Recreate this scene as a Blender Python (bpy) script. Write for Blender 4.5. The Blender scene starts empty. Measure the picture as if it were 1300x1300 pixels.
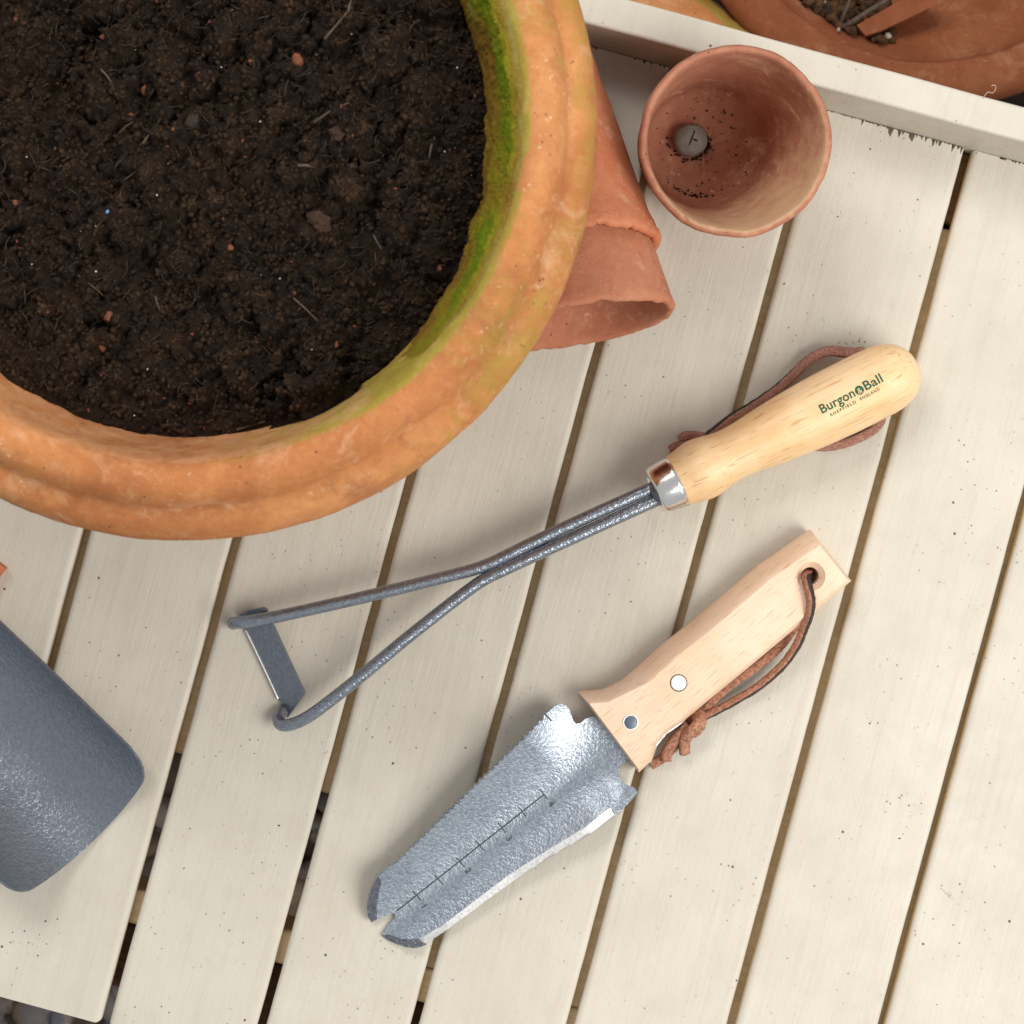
import bpy, bmesh, math, random
import numpy as np
from mathutils import Vector, Matrix
from mathutils import noise as mnoise

random.seed(7)
rng = np.random.default_rng(7)
scene = bpy.context.scene
COL = scene.collection

# ------------------------------------------------------------------ camera
D = 1.05                 # camera height above the table top (m)
S = 0.00038              # metres per photo pixel on the table top (photo is 1300 px)
camd = bpy.data.cameras.new('camera')
cam = bpy.data.objects.new('camera', camd)
COL.objects.link(cam)
cam.location = (0, 0, D)
cam.rotation_euler = (0, 0, 0)
camd.sensor_width = 36
camd.lens = 36 * D / (1300 * S)
camd.clip_start = 0.01
camd.clip_end = 50
camd.dof.use_dof = True
camd.dof.focus_distance = D - 0.05
camd.dof.aperture_fstop = 15
scene.camera = cam

# ------------------------------------------------------------------ light
world = bpy.data.worlds.new('World')
scene.world = world
world.use_nodes = True
bg = world.node_tree.nodes['Background']
bg.inputs['Color'].default_value = (0.95, 0.97, 1.0, 1)
bg.inputs['Strength'].default_value = 0.50


def area(name, loc, target, sx, sy, power, col):
    l = bpy.data.lights.new(name, 'AREA')
    l.shape = 'RECTANGLE'
    l.size, l.size_y = sx, sy
    l.energy = power
    l.color = col
    o = bpy.data.objects.new(name, l)
    COL.objects.link(o)
    o.location = loc
    d = Vector(target) - Vector(loc)
    o.rotation_euler = d.to_track_quat('-Z', 'Y').to_euler()
    return o


area('softbox_key', (0.90, -0.42, 1.10), (0.12, -0.03, 0), 0.85, 0.85, 19.5, (1.0, 0.965, 0.91))
area('softbox_fill', (-0.42, 0.98, 1.25), (0.0, 0.05, 0), 0.85, 0.6, 14.5, (1.0, 0.98, 0.95))

vs = scene.view_settings
vs.view_transform = 'Standard'
vs.look = 'None'
vs.exposure = 0.0
vs.gamma = 1.0
vs.use_curve_mapping = False


# ------------------------------------------------------------------ helpers
def W(px, py, z=0.0):
    """photo pixel + height above the table -> world point"""
    k = S * (D - z) / D
    return Vector(((px - 650) * k, (650 - py) * k, z))


TH = math.radians(15.2)
E1 = Vector((math.cos(TH), -math.sin(TH), 0))      # along the rail (world)
E2 = Vector((-math.sin(TH), -math.cos(TH), 0))     # along the slats, towards the viewer's bottom


def UV(u, v, z=0.0):
    """table coordinates in photo pixels -> world (u along the rail, v along the slats)"""
    px = math.cos(TH) * u - math.sin(TH) * v
    py = math.sin(TH) * u + math.cos(TH) * v
    return Vector(((px - 650) * S, (650 - py) * S, z))


BASE = {}


def tag(o, label=None, cat=None, group=None, kind=None):
    if label: o['label'] = label
    if cat: o['category'] = cat
    if group: o['group'] = group
    if kind: o['kind'] = kind
    return o


def empty(name, base):
    o = bpy.data.objects.new(name, None)
    o.empty_display_size = 0.02
    COL.objects.link(o)
    o.location = base
    BASE[o.name] = Vector(base)
    return o


def link(name, me, mats, base=None, parent=None, smooth=True):
    """mesh given in world coordinates -> object whose origin is base (or its parent's base)"""
    if parent is not None:
        base = BASE[parent.name]
    elif base is None:
        base = Vector((0, 0, 0))
    me.transform(Matrix.Translation(-Vector(base)))
    if not isinstance(mats, (list, tuple)):
        mats = [mats]
    for m in mats:
        me.materials.append(m)
    if smooth:
        me.polygons.foreach_set('use_smooth', [True] * len(me.polygons))
    o = bpy.data.objects.new(name, me)
    COL.objects.link(o)
    if parent is not None:
        o.parent = parent
    else:
        o.location = base
    BASE[o.name] = Vector(base)
    return o


def pymesh(name, v, f):
    me = bpy.data.meshes.new(name)
    me.from_pydata([tuple(p) for p in v], [], f)
    me.update()
    return me


def bm_mesh(name, bm):
    bmesh.ops.recalc_face_normals(bm, faces=bm.faces[:])
    me = bpy.data.meshes.new(name)
    bm.to_mesh(me)
    bm.free()
    return me


def modifier(o, kind, **kw):
    m = o.modifiers.new(kind.lower(), kind)
    for k, v in kw.items():
        setattr(m, k, v)
    return m


def catmull(pts, n=10):
    P = [Vector(p) for p in pts]
    P = [P[0] * 2 - P[1]] + P + [P[-1] * 2 - P[-2]]
    out = []
    for i in range(1, len(P) - 2):
        for k in range(n):
            t = k / n
            a, b, c, d = P[i - 1], P[i], P[i + 1], P[i + 2]
            out.append(0.5 * ((2 * b) + (-a + c) * t + (2 * a - 5 * b + 4 * c - d) * t * t + (-a + 3 * b - 3 * c + d) * t ** 3))
    out.append(P[-2])
    return out


def frames(path, up=Vector((0, 0, 1))):
    fr = []
    side = None
    for i, p in enumerate(path):
        a = path[max(i - 1, 0)]
        b = path[min(i + 1, len(path) - 1)]
        t = (b - a).normalized()
        s = t.cross(up)
        if s.length < 0.3:
            s = (side - t * side.dot(t)) if side is not None else t.cross(Vector((0.3, 1, 0)))
        s.normalize()
        if side is not None:
            s = (s + side * 0.6)
            s = (s - t * s.dot(t)).normalized()
        side = s
        fr.append((p, t, s, s.cross(t).normalized()))
    return fr


def tube(name, pts, r, n=10, seg=10, round_ends=True):
    path = catmull(pts, seg)
    rr = r if callable(r) else (lambda s: r)
    v, f = [], []
    fr = frames(path)
    N = len(fr)
    for i, (p, t, s, u) in enumerate(fr):
        R = rr(i / (N - 1))
        for k in range(n):
            a = 2 * math.pi * k / n
            v.append(p + (s * math.cos(a) + u * math.sin(a)) * R)
    for i in range(N - 1):
        for k in range(n):
            f.append((i * n + k, i * n + (k + 1) % n, (i + 1) * n + (k + 1) % n, (i + 1) * n + k))
    for e, sg in ((0, -1), (N - 1, 1)):
        p, t, s, u = fr[e]
        R = rr(e / (N - 1))
        prev = [e * n + k for k in range(n)]
        for q in (0.55, 0.85):
            ring = []
            for k in range(n):
                a = 2 * math.pi * k / n
                v.append(p + (s * math.cos(a) + u * math.sin(a)) * R * math.sqrt(1 - q * q) + t * sg * R * q * 0.8)
                ring.append(len(v) - 1)
            for k in range(n):
                f.append((prev[k], prev[(k + 1) % n], ring[(k + 1) % n], ring[k]) if sg > 0 else (prev[(k + 1) % n], prev[k], ring[k], ring[(k + 1) % n]))
            prev = ring
        f.append(tuple(prev) if sg > 0 else tuple(reversed(prev)))
    return pymesh(name, v, f)


def lace(name, pts, w, t, twist=(0, 0), seg=10, jitter=0.00014, dark=7):
    """flat leather thong: rectangular section, material 0 = suede faces, 1 = dark grain face"""
    path = catmull(pts, seg)
    fr = frames(path)
    N = len(fr)
    v, f, mi = [], [], []
    sec = [(-1, -1), (-0.3, -1.0), (0.3, -1.0), (1, -1), (1, 1), (0.3, 1.1), (-0.3, 1.1), (-1, 1)]
    n = len(sec)
    for i, (p, tt, s, u) in enumerate(fr):
        a = twist[0] + (twist[1] - twist[0]) * i / (N - 1)
        s2 = s * math.cos(a) + u * math.sin(a)
        u2 = -s * math.sin(a) + u * math.cos(a)
        for x, y in sec:
            v.append(p + s2 * (x * w / 2 + random.uniform(-1, 1) * jitter) + u2 * (y * t / 2 + random.uniform(-1, 1) * jitter))
    for i in range(N - 1):
        for k in range(n):
            f.append((i * n + k, (i + 1) * n + k, (i + 1) * n + (k + 1) % n, i * n + (k + 1) % n))
            mi.append(1 if k == dark else 0)
    f.append(tuple(range(n)))
    mi.append(0)
    f.append(tuple(reversed(range((N - 1) * n, N * n))))
    mi.append(0)
    me = pymesh(name, v, f)
    me.polygons.foreach_set('material_index', mi)
    return me


def lathe(name, prof, A, d, n=64, up=Vector((0, 0, 1)), wobble=None, offs=None):
    """prof = [(t, r)], revolved round the axis A + t d; end rings of radius 0 are closed with a point"""
    d = Vector(d).normalized()
    s = d.cross(up)
    if s.length < 1e-4:
        s = Vector((1, 0, 0))
    s.normalize()
    u = s.cross(d).normalized()
    v, f, rings = [], [], []
    for j, (t, r) in enumerate(prof):
        c = Vector(A) + d * t
        if offs:
            c = c + offs(t)
        if r < 1e-7:
            v.append(c)
            rings.append([len(v) - 1])
            continue
        ring = []
        for k in range(n):
            a = 2 * math.pi * k / n
            rr = r + (wobble(a, t, r) if wobble else 0)
            dt = 0
            v.append(c + (s * math.cos(a) + u * math.sin(a)) * rr + d * dt)
            ring.append(len(v) - 1)
        rings.append(ring)
    for a, b in zip(rings[:-1], rings[1:]):
        for k in range(n):
            k2 = (k + 1) % n
            if len(a) == 1 and len(b) == 1:
                continue
            if len(a) == 1:
                f.append((a[0], b[k2], b[k]))
            elif len(b) == 1:
                f.append((a[k], a[k2], b[0]))
            else:
                f.append((a[k], a[k2], b[k2], b[k]))
    return pymesh(name, v, f)


def smooth_prof(pts, n=6):
    P = catmull([(a, b, 0) for a, b in pts], n)
    return [(p.x, max(p.y, 0)) for p in P]


def sheet(name, outline, axis, step, zf):
    """thin plate cut to an outline (world xy), gridded, raised by zf(x, y)"""
    bm = bmesh.new()
    vs_ = [bm.verts.new((p[0], p[1], 0)) for p in outline]
    bm.faces.new(vs_).normal_update()
    bmesh.ops.triangulate(bm, faces=bm.faces[:], ngon_method='EAR_CLIP')
    ax = Vector((axis[0], axis[1], 0)).normalized()
    for nrm, st in ((ax, step[0]), (Vector((-ax.y, ax.x, 0)), step[1])):
        ds = [v.co.dot(nrm) for v in bm.verts]
        x = min(ds) + st * 0.5
        while x < max(ds):
            bmesh.ops.bisect_plane(bm, geom=bm.verts[:] + bm.edges[:] + bm.faces[:], plane_co=nrm * x, plane_no=nrm, dist=1e-6)
            x += st
    bmesh.ops.remove_doubles(bm, verts=bm.verts[:], dist=2e-5)
    for v in bm.verts:
        v.co.z = zf(v.co.x, v.co.y)
    bmesh.ops.recalc_face_normals(bm, faces=bm.faces[:])
    if sum(f.normal.z for f in bm.faces) < 0:
        bmesh.ops.reverse_faces(bm, faces=bm.faces[:])
    me = bpy.data.meshes.new(name)
    bm.to_mesh(me)
    bm.free()
    return me


def rock_verts(n_sub, seed):
    bm = bmesh.new()
    bmesh.ops.create_icosphere(bm, subdivisions=n_sub, radius=1)
    v = np.array([p.co[:] for p in bm.verts])
    f = np.array([[q.index for q in p.verts] for p in bm.faces])
    bm.free()
    r = np.random.default_rng(seed)
    o = Vector(r.uniform(0, 50, 3))
    k = np.array([1 + 0.45 * mnoise.noise(Vector(p) * 1.3 + o) + 0.2 * mnoise.noise(Vector(p) * 3 + o) for p in v])
    return v * k[:, None], f


def rand_rot(r):
    q = r.normal(size=4)
    q /= np.linalg.norm(q)
    w, x, y, z = q
    return np.array([[1 - 2 * (y * y + z * z), 2 * (x * y - z * w), 2 * (x * z + y * w)],
                     [2 * (x * y + z * w), 1 - 2 * (x * x + z * z), 2 * (y * z - x * w)],
                     [2 * (x * z - y * w), 2 * (y * z + x * w), 1 - 2 * (x * x + y * y)]])


def scatter(name, shapes, places, r):
    """places = [(xyz, (sx, sy, sz))]; every copy turned at random; one mesh"""
    V, F, off = [], [], 0
    for c, s in places:
        v, f = shapes[r.integers(len(shapes))]
        p = (v * np.array(s)) @ rand_rot(r).T + np.array(c)
        V.append(p)
        F.append(f + off)
        off += len(v)
    V = np.concatenate(V)
    F = np.concatenate(F)
    me = bpy.data.meshes.new(name)
    me.from_pydata(V.tolist(), [], F.tolist())
    me.update()
    return me


# ------------------------------------------------------------------ materials
class Mat:
    def __init__(self, name):
        self.m = bpy.data.materials.new(name)
        self.m.use_nodes = True
        self.nt = self.m.node_tree
        self.b = self.nt.nodes['Principled BSDF']
        self.co = self.nt.nodes.new('ShaderNodeTexCoord')

    def link(self, a, b):
        self.nt.links.new(a, b)

    def mapping(self, scale=(1, 1, 1), rot=(0, 0, 0), loc=(0, 0, 0), src='Object'):
        n = self.nt.nodes.new('ShaderNodeMapping')
        n.vector_type = 'POINT'
        n.inputs['Scale'].default_value = scale
        n.inputs['Rotation'].default_value = rot
        n.inputs['Location'].default_value = loc
        self.link(self.co.outputs[src], n.inputs['Vector'])
        return n.outputs['Vector']

    def chain(self, vec, scale):
        n = self.nt.nodes.new('ShaderNodeMapping')
        n.inputs['Scale'].default_value = scale
        self.link(vec, n.inputs['Vector'])
        return n.outputs['Vector']

    def noise(self, vec, scale, detail=4, rough=0.55, dist=0.0):
        n = self.nt.nodes.new('ShaderNodeTexNoise')
        n.inputs['Scale'].default_value = scale
        n.inputs['Detail'].default_value = detail
        n.inputs['Roughness'].default_value = rough
        n.inputs['Distortion'].default_value = dist
        self.link(vec, n.inputs['Vector'])
        return n.outputs['Fac']

    def voronoi(self, vec, scale, feature='F1', out='Distance', rnd=1.0):
        n = self.nt.nodes.new('ShaderNodeTexVoronoi')
        n.feature = feature
        n.inputs['Scale'].default_value = scale
        n.inputs['Randomness'].default_value = rnd
        self.link(vec, n.inputs['Vector'])
        return n.outputs[out]

    def ramp(self, fac, stops, interp='LINEAR'):
        n = self.nt.nodes.new('ShaderNodeValToRGB')
        n.color_ramp.interpolation = interp
        e = n.color_ramp.elements
        while len(e) < len(stops):
            e.new(0.5)
        for i, (p, c) in enumerate(stops):
            e[i].position = p
            e[i].color = c if len(c) == 4 else (*c, 1)
        self.link(fac, n.inputs['Fac'])
        return n.outputs['Color']

    def ramp1(self, fac, a, b, lo=0.0, hi=1.0):
        n = self.nt.nodes.new('ShaderNodeMapRange')
        n.clamp = True
        n.inputs['From Min'].default_value = a
        n.inputs['From Max'].default_value = b
        n.inputs['To Min'].default_value = lo
        n.inputs['To Max'].default_value = hi
        self.link(fac, n.inputs['Value'])
        return n.outputs['Result']

    def math(self, op, a, b=None):
        n = self.nt.nodes.new('ShaderNodeMath')
        n.operation = op
        for i, x in enumerate((a, b)):
            if x is None:
                continue
            if isinstance(x, (int, float)):
                n.inputs[i].default_value = x
            else:
                self.link(x, n.inputs[i])
        return n.outputs[0]

    def mix(self, fac, a, b, mode='MIX'):
        n = self.nt.nodes.new('ShaderNodeMix')
        n.data_type = 'RGBA'
        n.blend_type = mode
        n.clamp_factor = True
        for sock, x in ((n.inputs[0], fac), (n.inputs[6], a), (n.inputs[7], b)):
            if isinstance(x, (int, float)):
                sock.default_value = x
            elif isinstance(x, tuple):
                sock.default_value = x if len(x) == 4 else (*x, 1)
            else:
                self.link(x, sock)
        return n.outputs[2]

    def attr(self, name):
        n = self.nt.nodes.new('ShaderNodeAttribute')
        n.attribute_name = name
        return n.outputs['Fac']

    def bump(self, h, strength=0.3, dist=0.001, normal=None):
        n = self.nt.nodes.new('ShaderNodeBump')
        n.inputs['Strength'].default_value = strength
        n.inputs['Distance'].default_value = dist
        self.link(h, n.inputs['Height'])
        if normal is not None:
            self.link(normal, n.inputs['Normal'])
        return n.outputs['Normal']

    def out(self, color=None, rough=None, metal=None, normal=None, spec=None, coat=None):
        for key, x in (('Base Color', color), ('Roughness', rough), ('Metallic', metal), ('Normal', normal), ('Specular IOR Level', spec), ('Coat Weight', coat)):
            if x is None:
                continue
            s = self.b.inputs[key]
            if isinstance(x, (int, float)):
                s.default_value = x
            elif isinstance(x, tuple):
                s.default_value = x if len(x) == 4 else (*x, 1)
            else:
                self.link(x, s)
        return self.m


SLATROT = (0, 0, 0)


def mat_paint():
    m = Mat('cream_paint')
    # x across, y along the slat: rotate the object coordinates onto the slats, then offset per object
    g = m.nt.nodes.new('ShaderNodeObjectInfo')
    v0 = m.mapping(rot=(0, 0, TH))
    vm = m.nt.nodes.new('ShaderNodeVectorMath')
    vm.operation = 'ADD'
    comb = m.nt.nodes.new('ShaderNodeCombineXYZ')
    m.link(m.math('MULTIPLY', g.outputs['Random'], 13.0), comb.inputs[2])
    m.link(v0, vm.inputs[0])
    m.link(comb.outputs[0], vm.inputs[1])
    v = vm.outputs[0]
    streak = m.noise(m.chain(v, (1, 0.05, 1)), 900, 3, 0.6)
    streak2 = m.noise(m.chain(v, (1, 0.04, 1)), 220, 4, 0.6)
    blot = m.noise(v, 16, 4, 0.6)
    blot2 = m.noise(v, 70, 4, 0.6)
    col = m.ramp(blot, [(0.3, (0.535, 0.493, 0.410)), (0.7, (0.605, 0.565, 0.482))])
    col = m.mix(m.ramp1(blot2, 0.5, 0.78, 0, 0.3), col, (0.47, 0.425, 0.34))
    col = m.mix(m.ramp1(streak2, 0.52, 0.8, 0, 0.32), col, (0.43, 0.39, 0.31))
    # specks of dirt, clustered
    clus = m.ramp1(m.noise(v, 22, 3, 0.6), 0.44, 0.66)
    d1 = m.voronoi(v, 210)
    s1 = m.math('MULTIPLY', m.ramp1(d1, 0.06, 0.13, 1, 0), clus)
    d2 = m.voronoi(m.chain(v, (1, 1, 1)), 62)
    pick = m.ramp1(m.noise(v, 47, 1), 0.46, 0.52)
    s2 = m.math('MULTIPLY', m.ramp1(d2, 0.025, 0.05, 1, 0), pick)
    sp = m.math('MAXIMUM', m.math('MULTIPLY', s1, 0.75), s2)
    col = m.mix(sp, col, (0.09, 0.065, 0.045))
    # brown scuffs and faint long scratches
    sc = m.math('MULTIPLY', m.ramp1(m.noise(m.chain(v, (1, 0.55, 1)), 95, 6, 0.7, 1.2), 0.665, 0.72), m.ramp1(m.noise(v, 13, 2), 0.50, 0.58))
    col = m.mix(m.math('MULTIPLY', sc, 0.75), col, (0.24, 0.13, 0.065))
    # bare wood at worn arrises; side browning also stands in for gap bounce light
    bare = m.attr('bare')
    col = m.mix(m.ramp1(m.math('ADD', bare, m.math('MULTIPLY', m.math('SUBTRACT', blot2, 0.5), 0.9)), 0.42, 0.62), col,
                m.mix(streak, (0.52, 0.32, 0.13), (0.68, 0.48, 0.25)))
    h = m.math('ADD', m.math('MULTIPLY', streak, 0.45), m.math('ADD', m.math('MULTIPLY', streak2, 0.6), m.math('MULTIPLY', sp, -0.8)))
    h = m.math('ADD', h, m.math('MULTIPLY', m.noise(v, 420, 2), 0.35))
    n = m.bump(h, 0.62, 0.0006)
    return m.out(col, m.ramp1(blot2, 0.3, 0.8, 0.5, 0.66), None, n, 0.35)


def mat_dark_wood(name, a, b):
    m = Mat(name)
    v = m.mapping(rot=(0, 0, TH))
    s = m.noise(m.chain(v, (0.06, 1, 1)), 300, 5, 0.65)
    col = m.ramp(s, [(0.3, a), (0.7, b)])
    return m.out(col, 0.8, None, m.bump(s, 0.5, 0.001), 0.2)


def mat_terra(name, c1, c2, c3, algae=False, bloom=0.5, dark=0.25, bump=0.35, dirt=None):
    m = Mat(name)
    v = m.mapping()
    n1 = m.noise(v, 14, 5, 0.6, 0.6)
    n2 = m.noise(v, 60, 5, 0.65, 0.4)
    n3 = m.noise(v, 420, 3, 0.6)
    col = m.ramp(n1, [(0.28, c1), (0.52, c2), (0.74, c3)])
    col = m.mix(m.ramp1(n2, 0.42, 0.72, 0, 0.6), col, c1)
    n4 = m.noise(m.mapping(loc=(7, 3, 1)), 150, 5, 0.7, 0.5)
    col = m.mix(m.ramp1(n4, 0.50, 0.74, 0, 0.45), col, c1)
    col = m.mix(m.ramp1(n4, 0.48, 0.28, 0, 0.40), col, c3)
    col = m.mix(m.ramp1(m.noise(m.mapping(loc=(3, 1, 2)), 42, 6, 0.7, 0.8), 0.55, 0.70, 0, bloom), col, (0.74, 0.48, 0.30))
    col = m.mix(m.ramp1(m.noise(m.mapping(loc=(1, 5, 2)), 30, 5, 0.65, 1.2), 0.58, 0.75, 0, dark), col, (0.20, 0.075, 0.035))
    # pale crust flecks and dark pits
    fle = m.math('MULTIPLY', m.ramp1(m.noise(v, 260, 4, 0.7), 0.62, 0.68), m.ramp1(m.noise(v, 28, 2), 0.46, 0.60))
    col = m.mix(m.math('MULTIPLY', fle, bloom), col, (0.80, 0.62, 0.48))
    pit = m.math('MULTIPLY', m.ramp1(m.voronoi(v, 230), 0.07, 0.15, 1, 0), m.ramp1(m.noise(v, 40, 2), 0.5, 0.6))
    col = m.mix(m.math('MULTIPLY', pit, 0.7), col, (0.07, 0.03, 0.015))
    if algae:
        al = m.attr('algae')
        al = m.ramp1(m.math('ADD', al, m.math('MULTIPLY', m.math('SUBTRACT', m.noise(v, 90, 5, 0.7), 0.5), 0.9)), 0.35, 0.8, 0, 0.85)
        acol = m.ramp(n2, [(0.3, (0.33, 0.19, 0.035)), (0.55, (0.30, 0.27, 0.03)), (0.7, (0.46, 0.35, 0.10))])
        col = m.mix(al, col, acol)
        li = m.ramp1(m.math('ADD', m.attr('pale_tone'), m.math('MULTIPLY', m.math('SUBTRACT', m.noise(v, 75, 5, 0.7, 0.6), 0.5), 1.1)), 0.4, 0.8, 0, 0.8)
        col = m.mix(li, col, (0.62, 0.34, 0.175))
    if dirt:
        lit_tan = m.attr('dirt')
        lit_tan = m.ramp1(m.math('ADD', lit_tan, m.math('MULTIPLY', m.math('SUBTRACT', m.noise(v, 130, 5, 0.7), 0.5), 0.8)), 0.35, 0.75, 0, 0.9)
        col = m.mix(lit_tan, col, dirt)  # tan blend that paints the lit side of the pot's inner wall
    h = m.math('ADD', m.math('MULTIPLY', n3, 0.55), m.math('ADD', m.math('ADD', n2, m.math('MULTIPLY', n4, 0.6)), m.math('MULTIPLY', pit, -0.6)))
    return m.out(col, m.ramp1(n2, 0.3, 0.7, 0.72, 0.9), None, m.bump(h, bump, 0.0012), 0.25)


def mat_wood(name, ang, light, mid, fleck, fscale=1.0, coat=0.1, rough=0.42, blotch=None):
    """pale turned / sawn wood, grain along direction ang (world, about z)"""
    m = Mat(name)
    v = m.mapping(rot=(0, 0, -ang))
    g = m.noise(m.chain(v, (0.05, 1, 1)), 520 * fscale, 4, 0.6, 0.2)
    g2 = m.noise(m.chain(v, (0.09, 1, 1)), 110, 4, 0.6, 0.8)
    big = m.noise(v, 26, 3, 0.6)
    fl = m.noise(m.chain(v, (0.07, 1, 1)), 760 * fscale, 2, 0.5)
    col = m.mix(m.ramp1(g2, 0.3, 0.7), light, mid)
    if blotch:
        col = m.mix(m.ramp1(big, 0.42, 0.68, 0, 0.7), col, blotch)
    col = m.mix(m.ramp1(g, 0.45, 0.75, 0, 0.35), col, mid)
    col = m.mix(m.ramp1(fl, 0.60, 0.70, 0, 0.62), col, fleck)
    n = m.bump(m.math('ADD', g, m.math('MULTIPLY', fl, -0.8)), 0.12, 0.0004)
    return m.out(col, rough, None, n, 0.4, coat)


def mat_hammer(name, c1, c2, scale, strength, rough=0.3, metal=0.75, dist=0.0005):
    m = Mat(name)
    v = m.mapping()
    n = m.noise(v, scale, 1.5, 0.45, 0.9)
    n2 = m.noise(v, scale * 2.1, 1, 0.5, 0.4)
    big = m.noise(v, 40, 3, 0.5)
    h = m.math('ADD', m.ramp1(n, 0.32, 0.68), m.math('MULTIPLY', n2, 0.35))
    col = m.mix(m.ramp1(n, 0.36, 0.62), c1, c2)
    return m.out(col, m.ramp1(big, 0.3, 0.7, rough - 0.04, rough + 0.06), metal, m.bump(h, strength, dist), 0.5)


def mat_metal(name, col, rough, aniso=None):
    m = Mat(name)
    v = m.mapping()
    n = m.noise(v, 700, 3, 0.6)
    return m.out(col, m.ramp1(n, 0.3, 0.7, rough * 0.8, rough * 1.25), 1.0, m.bump(n, 0.03, 0.0002))


def mat_leather(name, c1, c2, scale=900, rough=0.85, bump=0.6):
    m = Mat(name)
    v = m.mapping()
    n = m.noise(v, scale, 4, 0.7)
    n2 = m.noise(v, 170, 3, 0.6)
    col = m.mix(m.ramp1(n, 0.35, 0.65), c1, c2)
    col = m.mix(m.ramp1(n2, 0.45, 0.75, 0, 0.45), col, c1)
    return m.out(col, rough, None, m.bump(n, bump, 0.0006), 0.25)


def mat_soil(name, a, b, c):
    m = Mat(name)
    v = m.mapping()
    n = m.noise(v, 95, 5, 0.65)
    n2 = m.noise(v, 900, 3, 0.7)
    col = m.ramp(n, [(0.3, a), (0.55, b), (0.75, c)])
    col = m.mix(m.ramp1(n2, 0.6, 0.8, 0, 0.5), col, (0.085, 0.048, 0.026))
    return m.out(col, 0.88, None, m.bump(m.math('ADD', n2, n), 0.8, 0.0012), 0.22)


def mat_plain(name, a, b, scale=300, rough=0.7, bump=0.3, metal=0.0, dist=0.0006):
    m = Mat(name)
    v = m.mapping()
    n = m.noise(v, scale, 4, 0.6)
    return m.out(m.mix(m.ramp1(n, 0.32, 0.68), a, b), rough, metal, m.bump(n, bump, dist), 0.35)


def mat_objvar(name, stops, scale=200, rough=0.8):
    m = Mat(name)
    v = m.mapping()
    # colour by place (the pieces are one mesh, so a coarse cell noise varies them)
    c = m.nt.nodes.new('ShaderNodeTexWhiteNoise')
    ve = m.voronoi(v, 55, 'F1', 'Position')
    m.link(ve, c.inputs['Vector'])
    n = m.noise(v, scale, 4, 0.6)
    col = m.ramp(c.outputs['Value'], stops)
    col = m.mix(m.ramp1(n, 0.4, 0.7, 0, 0.5), col, stops[0][1])
    return m.out(col, rough, None, m.bump(n, 0.4, 0.001), 0.3)


M_PAINT = mat_paint()
M_UNDER = mat_dark_wood('brown_timber', (0.10, 0.055, 0.025), (0.22, 0.13, 0.06))
M_BOUNCE = mat_dark_wood('bounce_tan_wood', (0.60, 0.46, 0.26), (0.76, 0.62, 0.40))  # warm tan holds the light bounced inside the slat gaps, as colour
M_SHELF = mat_dark_wood('dark_timber', (0.018, 0.013, 0.010), (0.045, 0.032, 0.022))
M_POT = mat_terra('planter_terracotta', (0.36, 0.125, 0.044), (0.52, 0.208, 0.070), (0.61, 0.295, 0.118), algae=True, bloom=0.42, dark=0.55, bump=0.5)
M_RED = mat_terra('red_terracotta', (0.43, 0.13, 0.060), (0.54, 0.19, 0.090), (0.60, 0.26, 0.145), bloom=0.6, dark=0.35)
M_RED2 = mat_terra('rose_terracotta', (0.38, 0.13, 0.070), (0.47, 0.185, 0.102), (0.54, 0.26, 0.155), bloom=0.4, dark=0.4)
M_SMALL = mat_terra('limed_terracotta', (0.33, 0.125, 0.075), (0.43, 0.185, 0.112), (0.56, 0.29, 0.185), bloom=0.6, dark=0.35, algae=False, dirt=(0.58, 0.38, 0.22))  # last tan colour paints light falling on the inner wall
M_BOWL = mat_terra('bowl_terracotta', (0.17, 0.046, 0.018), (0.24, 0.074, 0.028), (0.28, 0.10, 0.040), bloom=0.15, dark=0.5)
M_SOIL = mat_soil('potting_compost', (0.0050, 0.0026, 0.0012), (0.0150, 0.0077, 0.0034), (0.042, 0.0220, 0.0100))  # darker than the crumbs: shade of the hollows put into the colour
M_CRUMB = mat_soil('compost_crumb', (0.011, 0.0058, 0.003), (0.033, 0.0175, 0.0082), (0.078, 0.043, 0.021))  # lighter copy of the compost for the raised, lit crumbs
M_FIBRE = mat_plain('root_fibre', (0.04, 0.026, 0.016), (0.13, 0.09, 0.06), 160, 0.8)
M_TWIG = mat_plain('dead_twig', (0.05, 0.033, 0.022), (0.115, 0.080, 0.055), 400, 0.85)
M_CHIP = mat_plain('bark_chip_red', (0.10, 0.028, 0.014), (0.24, 0.078, 0.036), 900, 0.85, 0.7)
M_CHIPD = mat_plain('clay_lump', (0.026, 0.0135, 0.008), (0.072, 0.036, 0.021), 500, 0.95, 1.0)
M_PERL = mat_plain('perlite', (0.55, 0.47, 0.36), (0.75, 0.68, 0.55), 500, 0.7)
M_BLUE = mat_plain('blue_pellet', (0.10, 0.28, 0.55), (0.18, 0.42, 0.7), 500, 0.5)


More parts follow.
